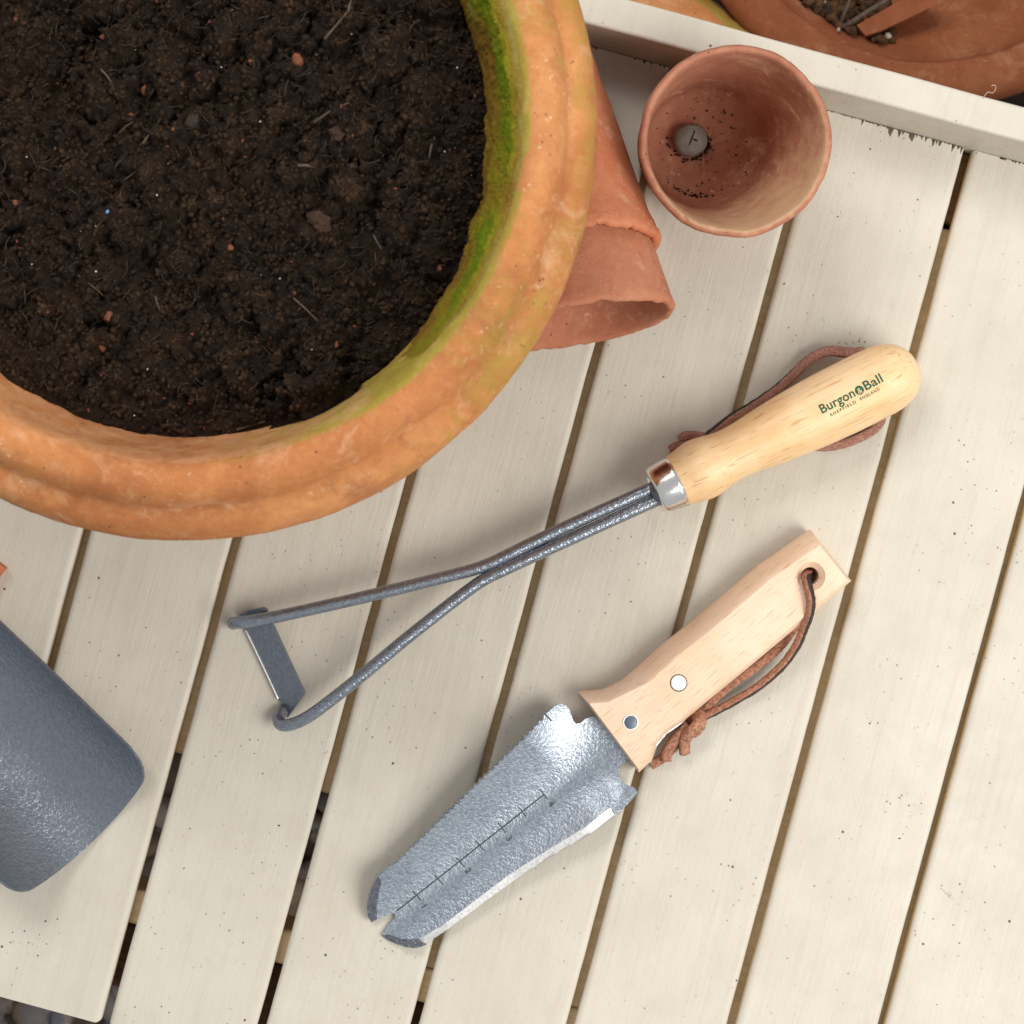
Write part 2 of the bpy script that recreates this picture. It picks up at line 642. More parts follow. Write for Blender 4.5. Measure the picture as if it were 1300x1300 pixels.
def mat_moss():
    m = Mat('moss')
    v = m.mapping()
    g = m.attr('green')
    n = m.noise(v, 160, 5, 0.7, 0.8)
    n2 = m.noise(v, 1300, 3, 0.7)
    gg = m.math('ADD', g, m.math('MULTIPLY', m.math('SUBTRACT', n, 0.5), 0.75))
    col = m.ramp(gg, [(0.05, (0.27, 0.145, 0.022)), (0.3, (0.30, 0.21, 0.022)), (0.5, (0.27, 0.25, 0.016)), (0.75, (0.17, 0.225, 0.010)), (1.0, (0.20, 0.29, 0.012))])
    pale = m.attr('pale')
    col = m.mix(m.ramp1(m.math('ADD', pale, m.math('MULTIPLY', m.math('SUBTRACT', n, 0.5), 1.0)), 0.35, 0.75, 0, 0.85), col, (0.34, 0.28, 0.09))
    col = m.mix(m.ramp1(n2, 0.42, 0.8, 0, 0.35), col, (0.10, 0.08, 0.012))
    return m.out(col, 0.95, None, m.bump(m.math('ADD', n, n2), 0.9, 0.0014), 0.1)


M_MOSS = mat_moss()
HOE_ANG = math.radians(26.2)
KN_ANG = math.radians(40.0)
M_ASH = mat_wood('hoe_handle_wood', HOE_ANG, (0.80, 0.545, 0.29), (0.71, 0.43, 0.20), (0.45, 0.22, 0.085), 1.05, 0.05, 0.46, blotch=(0.86, 0.67, 0.42))
M_BEECH = mat_wood('knife_handle_wood', KN_ANG, (0.82, 0.60, 0.43), (0.75, 0.49, 0.31), (0.50, 0.25, 0.13), 1.9, 0.05, 0.48, blotch=(0.86, 0.66, 0.51))
M_GREY = mat_hammer('grey_hammer_paint', (0.23, 0.256, 0.295), (0.32, 0.352, 0.40), 700, 0.27, 0.24, 0.75, 0.0006)
M_SCOOP = mat_hammer('dark_hammer_paint', (0.175, 0.198, 0.235), (0.21, 0.235, 0.275), 560, 0.26, 0.28, 0.6, 0.0006)
M_BLADE = mat_hammer('silver_hammer_paint', (0.27, 0.308, 0.36), (0.385, 0.43, 0.485), 640, 0.20, 0.36, 0.72, 0.0006)
M_DARKEDGE = mat_hammer('bevel_grey', (0.12, 0.13, 0.15), (0.19, 0.205, 0.23), 500, 0.2, 0.3, 0.7)
M_STEEL = mat_metal('ground_steel', (0.92, 0.91, 0.89), 0.42)
M_CHROME = mat_metal('polished_ferrule', (0.85, 0.83, 0.80), 0.17)
M_RIVET = mat_metal('rivet_steel', (0.95, 0.94, 0.91), 0.55)
M_RIVETD = mat_metal('blued_rivet', (0.15, 0.175, 0.215), 0.5)
M_INK = mat_plain('green_print', (0.008, 0.085, 0.040), (0.012, 0.105, 0.052), 400, 0.6, 0.05)
M_ETCH = mat_plain('etched_line', (0.035, 0.040, 0.048), (0.065, 0.072, 0.085), 400, 0.6, 0.05)
M_LEA = mat_leather('suede_leather', (0.21, 0.088, 0.052), (0.54, 0.27, 0.175), 700)
M_LEAR = mat_leather('rosy_suede', (0.23, 0.10, 0.075), (0.47, 0.245, 0.185))
M_LEAD = mat_leather('dark_leather_grain', (0.020, 0.014, 0.012), (0.055, 0.040, 0.034), 600, 0.5, 0.3)
M_STONE = mat_plain('grey_pebble', (0.17, 0.17, 0.15), (0.24, 0.238, 0.21), 200, 0.75, 0.25)
M_GRAVEL = mat_objvar('gravel_stones', [(0.0, (0.10, 0.075, 0.055)), (0.25, (0.22, 0.15, 0.10)), (0.45, (0.12, 0.14, 0.17)), (0.62, (0.30, 0.20, 0.13)), (0.8, (0.17, 0.16, 0.15)), (1.0, (0.38, 0.33, 0.27))])
M_EARTH = mat_plain('earth', (0.06, 0.045, 0.033), (0.12, 0.09, 0.065), 60, 0.95)
M_THREAD = mat_plain('pale_thread', (0.42, 0.36, 0.28), (0.52, 0.45, 0.36), 300, 0.8)

# ------------------------------------------------------------------ the setting
GZ = -0.42
me = pymesh('ground', [(-6, -6, GZ), (6, -6, GZ), (6, 6, GZ), (-6, 6, GZ)], [(0, 1, 2, 3)])
tag(link('ground', me, M_EARTH), kind='structure')
shapes = [rock_verts(2, i) for i in range(6)]
pl = []
for i in range(5200):
    x, y = rng.uniform(-0.62, 0.62), rng.uniform(-0.62, 0.62)
    s = rng.uniform(0.006, 0.017)
    pl.append(((x, y, GZ + s * rng.uniform(0.1, 0.5)), (s, s * rng.uniform(0.7, 1), s * rng.uniform(0.5, 0.8))))
g = link('gravel', scatter('gravel', shapes, pl, rng), M_GRAVEL)
tag(g, 'mixed brown and blue grey gravel on the ground under the table', 'gravel', kind='stuff')

# ------------------------------------------------------------------ the table
SLAT_T = 0.009
gaps = [-290, -100, 92, 282, 468.5, 662, 849, 1040, 1237, 1421, 1610, 1800, 1990]
gapw = [9, 9, 10, 11, 12, 11, 10, 10.5, 11, 8.5, 9, 9, 9]
RAIL_V = -141.0
END_V = 1221.0
tbase = UV(850, 540, GZ)
table = empty('potting_table', tbase)
tag(table, 'slatted cream painted wooden potting table with a raised end rail', 'table')


def vround(x, n=4):
    return x


def make_slat(i, u0, u1):
    """slat with rounded arrises and, at the rail, a ragged end"""
    rd = 8.0      # arris radius in px
    sec = []      # cross section (u, z) left to right over the top
    h = rd * S * 0.62
    T = SLAT_T
    sec.append((u0 + 1.0, -T))
    sec.append((u0, -h))
    for k in range(1, 5):
        a = math.pi / 2 * k / 5
        sec.append((u0 + rd * (1 - math.cos(a)), -h * (1 - math.sin(a))))
    nu = 96
    for k in range(nu + 1):
        sec.append((u0 + rd + (u1 - u0 - 2 * rd) * k / nu, 0))
    for k in range(4, 0, -1):
        a = math.pi / 2 * k / 5
        sec.append((u1 - rd * (1 - math.cos(a)), -h * (1 - math.sin(a))))
    sec.append((u1, -h))
    sec.append((u1 - 1.0, -T))
    r = random.Random(100 + i)
    vs0 = [RAIL_V + 0.2, RAIL_V + 11, RAIL_V + 13, RAIL_V + 16, RAIL_V + 30]
    vlist = vs0 + [RAIL_V + 30 + (END_V - RAIL_V - 30) * k / 60 for k in range(1, 61)]
    v, f, bare = [], [], []
    ns = len(sec)
    amt = 1.15 if i == 7 else (0.5 if i != 8 else 0.3)
    rag = [amt * (abs(r.gauss(0, 0.9)) + (r.uniform(2, 10) if r.random() < 0.22 * (0.4 + abs(mnoise.noise(Vector((q * 0.11, i, 0)))) * 2.4) else 0)) + 0.3 for q in range(ns)]
    bow = r.uniform(-0.5, 0.5)
    for j, vv in enumerate(vlist):
        for k, (u, z) in enumerate(sec):
            x = vv
            if j == 0:
                x = vv + rag[k]
            if j >= len(vlist) - 1 and k > 1:
                edge = min(u - u0, u1 - u)
                if edge < 7:
                    x = vv - (7 - edge) ** 2 * 0.11
            wob = 0.7 * mnoise.noise(Vector((vv * 0.012, i * 7.3, 3 if u < (u0 + u1) / 2 else 9))) + (0.5 * mnoise.noise(Vector((vv * 0.11, i * 3.1, 5)))) * (1 if (k < 6 or k > ns - 7) else 0)
            zz = z + 0.00012 * mnoise.noise(Vector((vv * 0.02, u * 0.05, i)))
            v.append(UV(u + bow + wob, x, zz))
            left_ = k < ns / 2
            wb = (0.5 if left_ else 0.35) if (i < 8) else (0.72 if left_ else 0.3)
            bare.append((wb + 0.15) if k in (0, ns - 1) else (wb if k in (1, ns - 2) else (wb * 0.55 if k in (2, ns - 3) else 0.0)))
    nv = len(vlist)
    for j in range(nv - 1):
        for k in range(ns - 1):
            f.append((j * ns + k, (j + 1) * ns + k, (j + 1) * ns + k + 1, j * ns + k + 1))
        f.append((j * ns + ns - 1, (j + 1) * ns + ns - 1, (j + 1) * ns, j * ns))
    f.append(tuple(range(ns)))
    f.append(tuple(reversed(range((nv - 1) * ns, nv * ns))))
    me = pymesh('slat', v, f)
    at = me.attributes.new('bare', 'FLOAT', 'POINT')
    at.data.foreach_set('value', bare)
    bm = bmesh.new()
    bm.from_mesh(me)
    bmesh.ops.recalc_face_normals(bm, faces=bm.faces[:])
    bm.to_mesh(me)
    bm.free()
    o = link('slat', me, M_PAINT, parent=table)
    m = modifier(o, 'EDGE_SPLIT')
    m.split_angle = math.radians(50)
    return o


for i in range(len(gaps) - 1):
    make_slat(i, gaps[i] + gapw[i] / 2, gaps[i + 1] - gapw[i + 1] / 2)


def box_uv(name, u0, u1, v0, v1, z0, z1, mat, bev=0.002, parent=table, cuts=0):
    c = [UV(u0, v0, z0), UV(u1, v0, z0), UV(u1, v1, z0), UV(u0, v1, z0), UV(u0, v0, z1), UV(u1, v0, z1), UV(u1, v1, z1), UV(u0, v1, z1)]
    me = pymesh(name, c, [(0, 1, 2, 3), (7, 6, 5, 4), (0, 4, 5, 1), (1, 5, 6, 2), (2, 6, 7, 3), (3, 7, 4, 0)])
    bm = bmesh.new()
    bm.from_mesh(me)
    bmesh.ops.recalc_face_normals(bm, faces=bm.faces[:])
    if cuts:
        ax = E1
        lo = min(v.co.dot(ax) for v in bm.verts)
        hi = max(v.co.dot(ax) for v in bm.verts)
        for k in range(1, cuts):
            bmesh.ops.bisect_plane(bm, geom=bm.verts[:] + bm.edges[:] + bm.faces[:], plane_co=ax * (lo + (hi - lo) * k / cuts), plane_no=ax)
        for v in bm.verts:
            q = v.co.dot(ax)
            v.co += E2 * 0.0004 * mnoise.noise(Vector((q * 22, v.co.z * 30, 1))) + Vector((0, 0, 0.0004 * mnoise.noise(Vector((q * 18, 5, v.co.dot(E2) * 40)))))
    bm.to_mesh(me)
    bm.free()
    o = link(name, me, mat, parent=parent, smooth=False)
    modifier(o, 'BEVEL', width=bev, segments=3, limit_method='ANGLE')
    return o


box_uv('end_rail', -290, 1990, RAIL_V - 41.5, RAIL_V, -0.060, 0.0440, M_PAINT, 0.0016, cuts=120)
Z0 = -SLAT_T - 0.0005
box_uv('cross_bearer', -285, 1985, RAIL_V + 1, RAIL_V + 95, Z0 - 0.045, Z0, M_UNDER)
box_uv('under_board', -285, 754.5, -40, 868, Z0 - 0.020, Z0 - 0.001, M_BOUNCE)
box_uv('under_board', 755.5, 1985, -40, 1049.6, Z0 - 0.020, Z0 - 0.001, M_BOUNCE)
box_uv('cross_bearer', -285, 1985, 1050, 1094, Z0 - 0.040, Z0, M_BOUNCE)
box_uv('apron', -285, 1985, 1102, 1186, Z0 - 0.075, Z0 - 0.012, M_UNDER)
for (a, b) in ((-280, 1096), (1880, 1096), (-280, -80), (1880, -80)):
    box_uv('leg', a, a + 100, b, b + 4 + 90 if b < 0 else b + 5, GZ - 0.002, Z0 - 0.02, M_PAINT) if b < 0 else box_uv('leg', a, a + 100, b - 110, b - 47, GZ - 0.002, Z0 - 0.001, M_PAINT)

# dark low shelf beyond the rail, where the spare pots stand
SH = -0.175
shb = UV(1000, -420, GZ)
shelf = empty('low_shelf', shb)
tag(shelf, 'dark weathered low shelf beyond the cream rail, under the spare pots', 'shelf')
for k in range(4):
    box_uv('board', -200, 1990, -900 + k * 178, -900 + k * 178 + 172, SH - 0.02, SH, M_SHELF, 0.002, parent=shelf)
for a in (-150, 1880):
    for b in (-880, -270):
        box_uv('post', a, a + 80, b, b + 60, GZ - 0.002, SH - 0.0195, M_SHELF, 0.002, parent=shelf)

# ------------------------------------------------------------------ the big planter
PX, PY = -0.1324, 0.1559
ZR = 0.200
PC = Vector((PX, PY, 0))
prof = [(0.0, 0.0), (0.0, 0.05), (0.0, 0.088), (0.003, 0.0935), (0.02, 0.098), (0.045, 0.107), (0.09, 0.124), (0.13, 0.139), (0.146, 0.1445),
        (0.150, 0.150), (0.153, 0.1575), (0.158, 0.1630), (0.166, 0.1668), (0.174, 0.1672), (0.1800, 0.1656), (0.1838, 0.1622), (0.1858, 0.1592), (0.1868, 0.1566), (0.1882, 0.1550), (0.1902, 0.1542), (0.1928, 0.1532),
        (0.1962, 0.1508), (0.1988, 0.1478), (0.2000, 0.1442), (0.1998, 0.1405), (0.1988, 0.1380), (0.1972, 0.1366), (0.1950, 0.1354), (0.1920, 0.1343), (0.188, 0.1333), (0.180, 0.1314),
        (0.170, 0.1288), (0.158, 0.1258), (0.14, 0.1210), (0.10, 0.108), (0.05, 0.093), (0.018, 0.084), (0.014, 0.07), (0.014, 0.0)]
prof2 = []
for i in range(len(prof) - 1):
    (a, b), (c, d) = prof[i], prof[i + 1]
    prof2.append((a, b))
    L = math.hypot(c - a, d - b)
    nn = int(L / 0.004)
    for k in range(1, nn):
        prof2.append((a + (c - a) * k / nn, b + (d - b) * k / nn))
prof2.append(prof[-1])


def pot_wob(a, t, r):
    p = Vector((math.cos(a) * 2.2, math.sin(a) * 2.2, t * 28))
    return 0.0011 * mnoise.noise(p) + 0.0004 * mnoise.noise(p * 4) + 0.00022 * mnoise.noise(p * 14)


me = lathe('terracotta_planter', prof2, PC, (0, 0, 1), 300, wobble=pot_wob)
al, pale_tone = [], []
for v in me.vertices:
    x, y, z = v.co.x - PX, v.co.y - PY, v.co.z
    a = math.degrees(math.atan2(y, x))
    r = math.hypot(x, y)
    w = 0.0
    if z > 0.13 and r < 0.1385 and z < 0.1995:
        w = 1.0 if -50 < a < 90 else max(0.0, 1 - (-50 - a) / 52.0) * 0.95 if a < 0 else max(0.0, 1 - (a - 90) / 75.0)
    elif z > 0.15 and -60 < a < 80:
        w = 0.34 + 0.30 * mnoise.noise(Vector((x * 18, y * 18, 2)))
        if r > 0.158:
            w += 0.12
    al.append(max(0, w))
    pale_tone.append(0.52 if (z > 0.13 and r < 0.1372 and a < -55) else (0.34 if r > 0.150 and z < 0.19 else 0.16))  # paler on the lower inner wall and the outer roll
at = me.attributes.new('pale_tone', 'FLOAT', 'POINT')
at.data.foreach_set('value', pale_tone)
at = me.attributes.new('algae', 'FLOAT', 'POINT')
at.data.foreach_set('value', al)
planter = link('terracotta_planter', me, M_POT, base=PC)
tag(planter, 'large round terracotta planter with rolled rim, filled with dark soil', 'plant pot')

# moss cushion on the planter's inner wall
v, f, gr, pa = [], [], [], []
NA, NB = 780, 46
a0, a1 = math.radians(-62), math.radians(128)
wallp = [(0.150, 0.1236), (0.158, 0.1256), (0.170, 0.1286), (0.180, 0.1312), (0.188, 0.1331), (0.192, 0.1341), (0.195, 0.1352), (0.1978, 0.1369)]


def wall_at(s):
    x = s * (len(wallp) - 1)
    i = min(int(x), len(wallp) - 2)
    q = x - i
    return (wallp[i][0] + (wallp[i + 1][0] - wallp[i][0]) * q, wallp[i][1] + (wallp[i + 1][1] - wallp[i][1]) * q)


for i in range(NA + 1):
    a = a0 + (a1 - a0) * i / NA
    ad = math.degrees(a)
    for j in range(NB + 1):
        s = j / NB
        z, r = wall_at(s)
        r += pot_wob(-a, z, r)
        p = Vector((math.cos(a) * r, math.sin(a) * r, z))
        n = mnoise.fractal(p * 55, 0.8, 2.0, 4)
        n2 = mnoise.noise(p * 420) + 0.8 * mnoise.noise(p * 900)
        fade = max(0, min(1, (ad + 62) / 46, (128 - ad) / 44)) * (1 if s > 0.02 else 0.4)
        topf = max(0.0, min(1, (1.0 - s) / 0.22))
        th = (0.0020 + 0.0016 * n + 0.0006 * n2 + 0.0014 * math.sin(math.pi * min(1, s * 1.1))) * fade * (0.15 + 0.85 * topf) - 0.0032 * (1 - fade) ** 2
        th = th if fade < 0.6 else max(th, 0.0004) + random.uniform(-1, 1) * 0.0004 * topf * fade - (0.0012 * max(0, (s - 0.93) / 0.07))
        v.append(PC + Vector((math.cos(a) * (r - th), math.sin(a) * (r - th), z + th * 0.35)))
        band = math.exp(-((s - 0.62 + 0.10 * n) / 0.27) ** 2)
        ang = max(0.0, 1 - abs(ad - 8) / 70) * 0.55 + (0.45 if -52 < ad < 75 else 0.1)
        gr.append(band * (0.35 + 0.65 * ang) * (0.75 + 0.5 * mnoise.noise(Vector((math.cos(a) * 6, math.sin(a) * 6, 3)))) + 0.25 * n)
        pa.append(max(0, (s - 0.80) / 0.2) * 0.8 + (0.5 if (0.30 < s < 0.36 and 0 < ad < 25 and n > -0.1) else 0) + (0.25 if ad < -35 else 0))
for i in range(NA):
    for j in range(NB):
        q = i * (NB + 1) + j
        f.append((q, q + 1, q + NB + 2, q + NB + 1))
me = pymesh('moss', v, f)
for nm, dat in (('green', gr), ('pale', pa)):
    at = me.attributes.new(nm, 'FLOAT', 'POINT')
    at.data.foreach_set('value', dat)
mo = link('moss', me, M_MOSS, parent=planter)
mo['label'] = 'green and yellow moss growing on the inner wall'

# soil: a height field of overlapping clods
ZS = 0.1590
R_S = 0.1285
NG = 560
ext = R_S + 0.002
xs = np.linspace(-ext, ext, NG)
gx, gy = np.meshgrid(xs, xs, indexing='ij')
cell = xs[1] - xs[0]


def fbm(scale, octv, seed):
    r = np.random.default_rng(seed)
    out = np.zeros((NG, NG))
    amp = 1.0
    for o in range(octv):
        n = int(2 * ext * scale * 2 ** o) + 3
        gnoise = r.uniform(-1, 1, (n + 2, n + 2))
        fx = (gx + ext) * scale * 2 ** o
        fy = (gy + ext) * scale * 2 ** o
        ix, iy = fx.astype(int), fy.astype(int)
        tx, ty = fx - ix, fy - iy
        tx, ty = tx * tx * (3 - 2 * tx), ty * ty * (3 - 2 * ty)
        out += amp * ((gnoise[ix, iy] * (1 - tx) + gnoise[ix + 1, iy] * tx) * (1 - ty) + (gnoise[ix, iy + 1] * (1 - tx) + gnoise[ix + 1, iy + 1] * tx) * ty)
        amp *= 0.55
    return out


H = 0.0085 * fbm(17, 4, 1) + 0.0018 * fbm(130, 3, 2)
lump = fbm(260, 3, 3)
for cnt, rlo, rhi in ((60, 0.008, 0.015), (200, 0.004, 0.008), (1100, 0.002, 0.0045), (7500, 0.0008, 0.0022)):
    for _ in range(cnt):
        ang, rad = rng.uniform(0, 2 * math.pi), R_S * math.sqrt(rng.uniform(0, 1))
        cx, cy = math.cos(ang) * rad, math.sin(ang) * rad
        r = rng.uniform(rlo, rhi)
        e = rng.uniform(0.65, 1.0)
        ph = rng.uniform(0, math.pi)
        k = int(r * 1.6 / cell) + 2
        ci, cj = int((cx + ext) / cell), int((cy + ext) / cell)
        i0, i1, j0, j1 = max(ci - k, 0), min(ci + k, NG), max(cj - k, 0), min(cj + k, NG)
        if i1 <= i0 or j1 <= j0:
            continue
        dx, dy = gx[i0:i1, j0:j1] - cx, gy[i0:i1, j0:j1] - cy
        X = dx * math.cos(ph) + dy * math.sin(ph)
        Y = (-dx * math.sin(ph) + dy * math.cos(ph)) / e
        dd = np.sqrt(X * X + Y * Y) * (1 + 0.26 * lump[i0:i1, j0:j1])
        base = H[ci if ci < NG else NG - 1, cj if cj < NG else NG - 1]
        cap = base + np.sqrt(np.maximum(r * r - dd * dd, 0)) * 1.0 - r * rng.uniform(0.22, 0.55)
        sub = H[i0:i1, j0:j1]
        H[i0:i1, j0:j1] = np.where(dd < r, np.maximum(sub, cap), sub)
H += 0.00055 * lump + 0.00026 * rng.uniform(-1, 1, H.shape)
rr = np.sqrt(gx ** 2 + gy ** 2)
H *= 1 - 0.6 * np.clip((rr - 0.105) / 0.018, 0, 1)
H -= 0.002 * np.clip((rr - 0.112) / 0.014, 0, 1) ** 2
H = np.clip(H - H[rr < R_S].mean() + 0.001, -0.018, 0.016)


def soil_z(x, y):
    i = min(max(int((x + ext) / cell), 0), NG - 1)
    j = min(max(int((y + ext) / cell), 0), NG - 1)
    return ZS + H[i, j]


inside = rr < R_S
idx = -np.ones((NG, NG), int)
idx[inside] = np.arange(inside.sum())
V = np.stack([gx[inside] + PX, gy[inside] + PY, H[inside] + ZS], 1)
q = np.stack([idx[:-1, :-1], idx[1:, :-1], idx[1:, 1:], idx[:-1, 1:]], -1).reshape(-1, 4)
q = q[(q >= 0).all(1)]
me = pymesh('potting_soil', V.tolist(), q.tolist())
SB = Vector((PX, PY, ZS))
soil = link('potting_soil', me, M_SOIL, base=SB)
tag(soil, 'dark crumbly potting soil filling the large terracotta planter', 'soil', kind='stuff')
crumb_shapes = [rock_verts(1, 20 + i) for i in range(8)]
pl = []
for _ in range(15000):
    ang, rad = rng.uniform(0, 2 * math.pi), (R_S - 0.004) * math.sqrt(rng.uniform(0, 1))
    x, y = math.cos(ang) * rad, math.sin(ang) * rad
    s = 0.0004 + 0.0013 * rng.uniform(0, 1) ** 2.5
    pl.append(((x + PX, y + PY, soil_z(x, y) + s * 0.4), (s, s * rng.uniform(0.6, 1), s * rng.uniform(0.5, 0.9))))
o = link('soil_crumbs', scatter('soil_crumbs', crumb_shapes, pl, rng), M_CRUMB, parent=soil)
o['kind'] = 'stuff'


def fibres(name, n, lo, hi, r0, r1, mat, seed, curl):
    rg = np.random.default_rng(seed)
    V, F = [], []
    for _ in range(n):
        ang, rad = rg.uniform(0, 2 * math.pi), (R_S - 0.008) * math.sqrt(rg.uniform(0, 1))
        x, y = math.cos(ang) * rad, math.sin(ang) * rad
        th = rg.uniform(0, 2 * math.pi)
        L = rg.uniform(lo, hi)
        cv = rg.normal() * curl
        m = 6
        rad_ = rg.uniform(r0, r1)
        z0 = soil_z(x, y)
        zt = rg.normal() * 0.25
        base = len(V)
        for k in range(m):
            z = max(soil_z(x, y), z0 + zt * L * (k / (m - 1) - 0.3)) * 0.6 + z0 * 0.4 + rad_ * 0.6
            w = rad_ * (1 - 0.5 * abs(k / (m - 1) - 0.4))
            sx, sy = -math.sin(th), math.cos(th)
            V += [(x + PX + sx * w, y + PY + sy * w, z), (x + PX, y + PY, z + w * 1.2), (x + PX - sx * w, y + PY - sy * w, z)]
            x += math.cos(th) * L / m
            y += math.sin(th) * L / m
            th += cv / m
        for k in range(m - 1):
            b = base + k * 3
            F += [(b, b + 3, b + 4, b + 1), (b + 1, b + 4, b + 5, b + 2), (b + 2, b + 5, b + 3, b)]
        F += [(base, base + 1, base + 2), (base + (m - 1) * 3 + 2, base + (m - 1) * 3 + 1, base + (m - 1) * 3)]
    o = link(name, pymesh(name, V, F), mat, parent=soil)
    o['kind'] = 'stuff'


fibres('root_fibres', 2600, 0.002, 0.009, 0.00005, 0.00015, M_FIBRE, 4, 1.3)
# tiny pale grit, too small to pick apart
pl = []
for _ in range(46):
    ang, rad = rng.uniform(0, 2 * math.pi), (R_S - 0.006) * math.sqrt(rng.uniform(0, 1))
    x, y = math.cos(ang) * rad, math.sin(ang) * rad
    s = rng.uniform(0.00025, 0.0006)
    pl.append(((x + PX, y + PY, soil_z(x, y) + s * 0.5), (s, s * 0.8, s * 0.8)))
o = link('pale_grit', scatter('pale_grit', crumb_shapes, pl, rng), M_PERL, parent=soil)
o['kind'] = 'stuff'
pl = []
for _ in range(110):
    ang, rad = rng.uniform(0, 2 * math.pi), (R_S - 0.006) * math.sqrt(rng.uniform(0, 1))
    x, y = math.cos(ang) * rad, math.sin(ang) * rad
    s = rng.uniform(0.0003, 0.0009)
    pl.append(((x + PX, y + PY, soil_z(x, y) + s * 0.4), (s * 1.5, s * 0.8, s * 0.5)))
o = link('red_grit', scatter('red_grit', crumb_shapes, pl, rng), M_CHIP, parent=soil)
o['kind'] = 'stuff'


def soil_pt(px, py):
    p = W(px, py, ZS)
    return p.x - PX, p.y - PY


chip_shapes = [rock_verts(2, 60 + i) for i in range(6)]
lump_v, lump_f = rock_verts(4, 77)
lump_v = lump_v * np.array([1 + 0.16 * mnoise.fractal(Vector(q) * 3.5, 0.7, 2.0, 4) for q in lump_v])[:, None]
for k, (px, py, s, kind) in enumerate([(135, 51, 5.5, 0), (184, 116, 6.5, 0), (380, 82, 8.5, 0), (20, 22, 4.5, 0), (170, 149, 3.8, 0), (22, 260, 5, 0), (428, 437, 6.5, 0), (243, 511, 6, 0), (290, 313, 6, 0),
                                       (558, 342, 5.5, 0), (144, 404, 8, 0), (130, 442, 8.5, 0), (372, 371, 4, 0), (320, 82, 3.2, 0), (225, 170, 3.5, 0), (408, 283, 16, 1), (429, 176, 11, 1), (250, 160, 13, 2)]):
    x, y = soil_pt(px, py)
    s = s * S * 0.86
    rg = np.random.default_rng(300 + k)
    cz = soil_z(x, y)
    cs = (s, s * rg.uniform(0.5, 0.8), s * rg.uniform(0.25, 0.45)) if kind == 0 else (s, s * 0.85, s * 0.7)
    c = (x + PX, y + PY, cz + (0.25 if kind == 0 else 0.1) * s)
    me = scatter('chip', [chip_shapes[k % 6] if kind == 0 else (lump_v, lump_f)], [(c, cs)], rg)
    if kind == 0:
        o = link('bark_chip', me, M_CHIP, base=c)
        tag(o, 'small reddish brown bark chip lying on the dark potting soil', 'bark chip', 'red chips on the soil')
    elif kind == 1:
        o = link('clay_lump', me, M_CHIPD, base=c)
        tag(o, ('large round brown clay lump sitting on the potting soil', 'smaller brown clay lump on the soil toward the mossy wall')[k - 15], 'clay lump')
    else:
        o = link('dark_pebble', me, M_SHELF, base=c)
        tag(o, 'dark slate coloured pebble half sunk in the potting soil', 'pebble')

for k, (px, py, qx, qy, w) in enumerate([(402, 160, 445, 136, 2.2), (383, 217, 403, 219, 3.0), (545, 200, 552, 175, 2.0), (372, 378, 404, 408, 2.0), (136, 97, 152, 117, 1.8), (415, 55, 442, 22, 2.2), (100, 350, 132, 376, 1.6), (300, 545, 335, 535, 2.4),
                                         (475, 300, 485, 318, 1.6), (185, 185, 200, 165, 2.2), (443, 20, 447, 2, 2.6), (155, 170, 172, 158, 1.6), (196, 375, 202, 394, 1.6)]):
    x, y = soil_pt(px, py)
    x2, y2 = soil_pt(qx, qy)
    z = max(soil_z(x, y), soil_z(x2, y2), soil_z((x + x2) / 2, (y + y2) / 2)) + w * S * 0.5
    pts = [(x + PX, y + PY, soil_z(x, y) * 0.5 + z * 0.5), ((x + x2) / 2 + PX + random.uniform(-1, 1) * 0.0006, (y + y2) / 2 + PY + random.uniform(-1, 1) * 0.0006, z), (x2 + PX, y2 + PY, soil_z(x2, y2) * 0.4 + z * 0.6)]
    me = tube('twig', pts, lambda s_, w=w: w * S * 0.62 * (1 - 0.35 * s_), 6, 4)
    o = link('twig', me, M_TWIG, base=pts[0])
    tag(o, 'thin grey brown twig fragment lying on the dark potting soil', 'twig', 'twig bits on the soil')
x, y = soil_pt(141, 272)
c = (x + PX, y + PY, soil_z(x, y) + 0.0005)
o = link('fertiliser_pellet', scatter('pellet', [chip_shapes[0]], [(c, (0.0011, 0.0008, 0.0008))], rng), M_BLUE, base=c)
tag(o, 'tiny bright blue pellet on the dark potting soil', 'pellet')


# ------------------------------------------------------------------ flower pots
def chipped(seed, amt):
    def w(a, t, r):
        p = Vector((math.cos(a) * 3, math.sin(a) * 3, t * 60 + seed))
        return amt * mnoise.noise(p) + amt * 0.5 * mnoise.noise(p * 4)
    return w


def pot_profile(h, R, Rb, wall, hole=0.006, collar=0.0, base_t=0.006):
    """(t, r) closed wall: from drain hole over the outside, rim, inside, back to the hole"""
    k = (R - Rb) / h
    p = [(0.0, hole), (0.0, Rb - 0.002), (0.0015, Rb)]
    n = 26
    for i in range(1, n):
        t = 0.0015 + (h - 0.004) * i / n
        extra = 0
        if collar and t > h * 0.86:
            extra = collar * min(1, (t - h * 0.86) / 0.0012)
        p.append((t, Rb + k * t + extra))
    p += [(h - 0.0022, R + collar), (h - 0.0008, R - 0.0006 + collar), (h, R - wall * 0.38), (h - 0.0004, R - wall * 0.8), (h - 0.002, R - wall)]
    for i in range(1, n):
        t = h - 0.002 - (h - 0.002 - base_t - 0.003) * i / n
        p.append((t, Rb + k * t - wall))
    p += [(base_t + 0.001, Rb - wall - 0.001), (base_t, Rb - wall - 0.004), (base_t, (Rb - wall) * 0.6), (base_t, hole), (0.0, hole)]
    return p


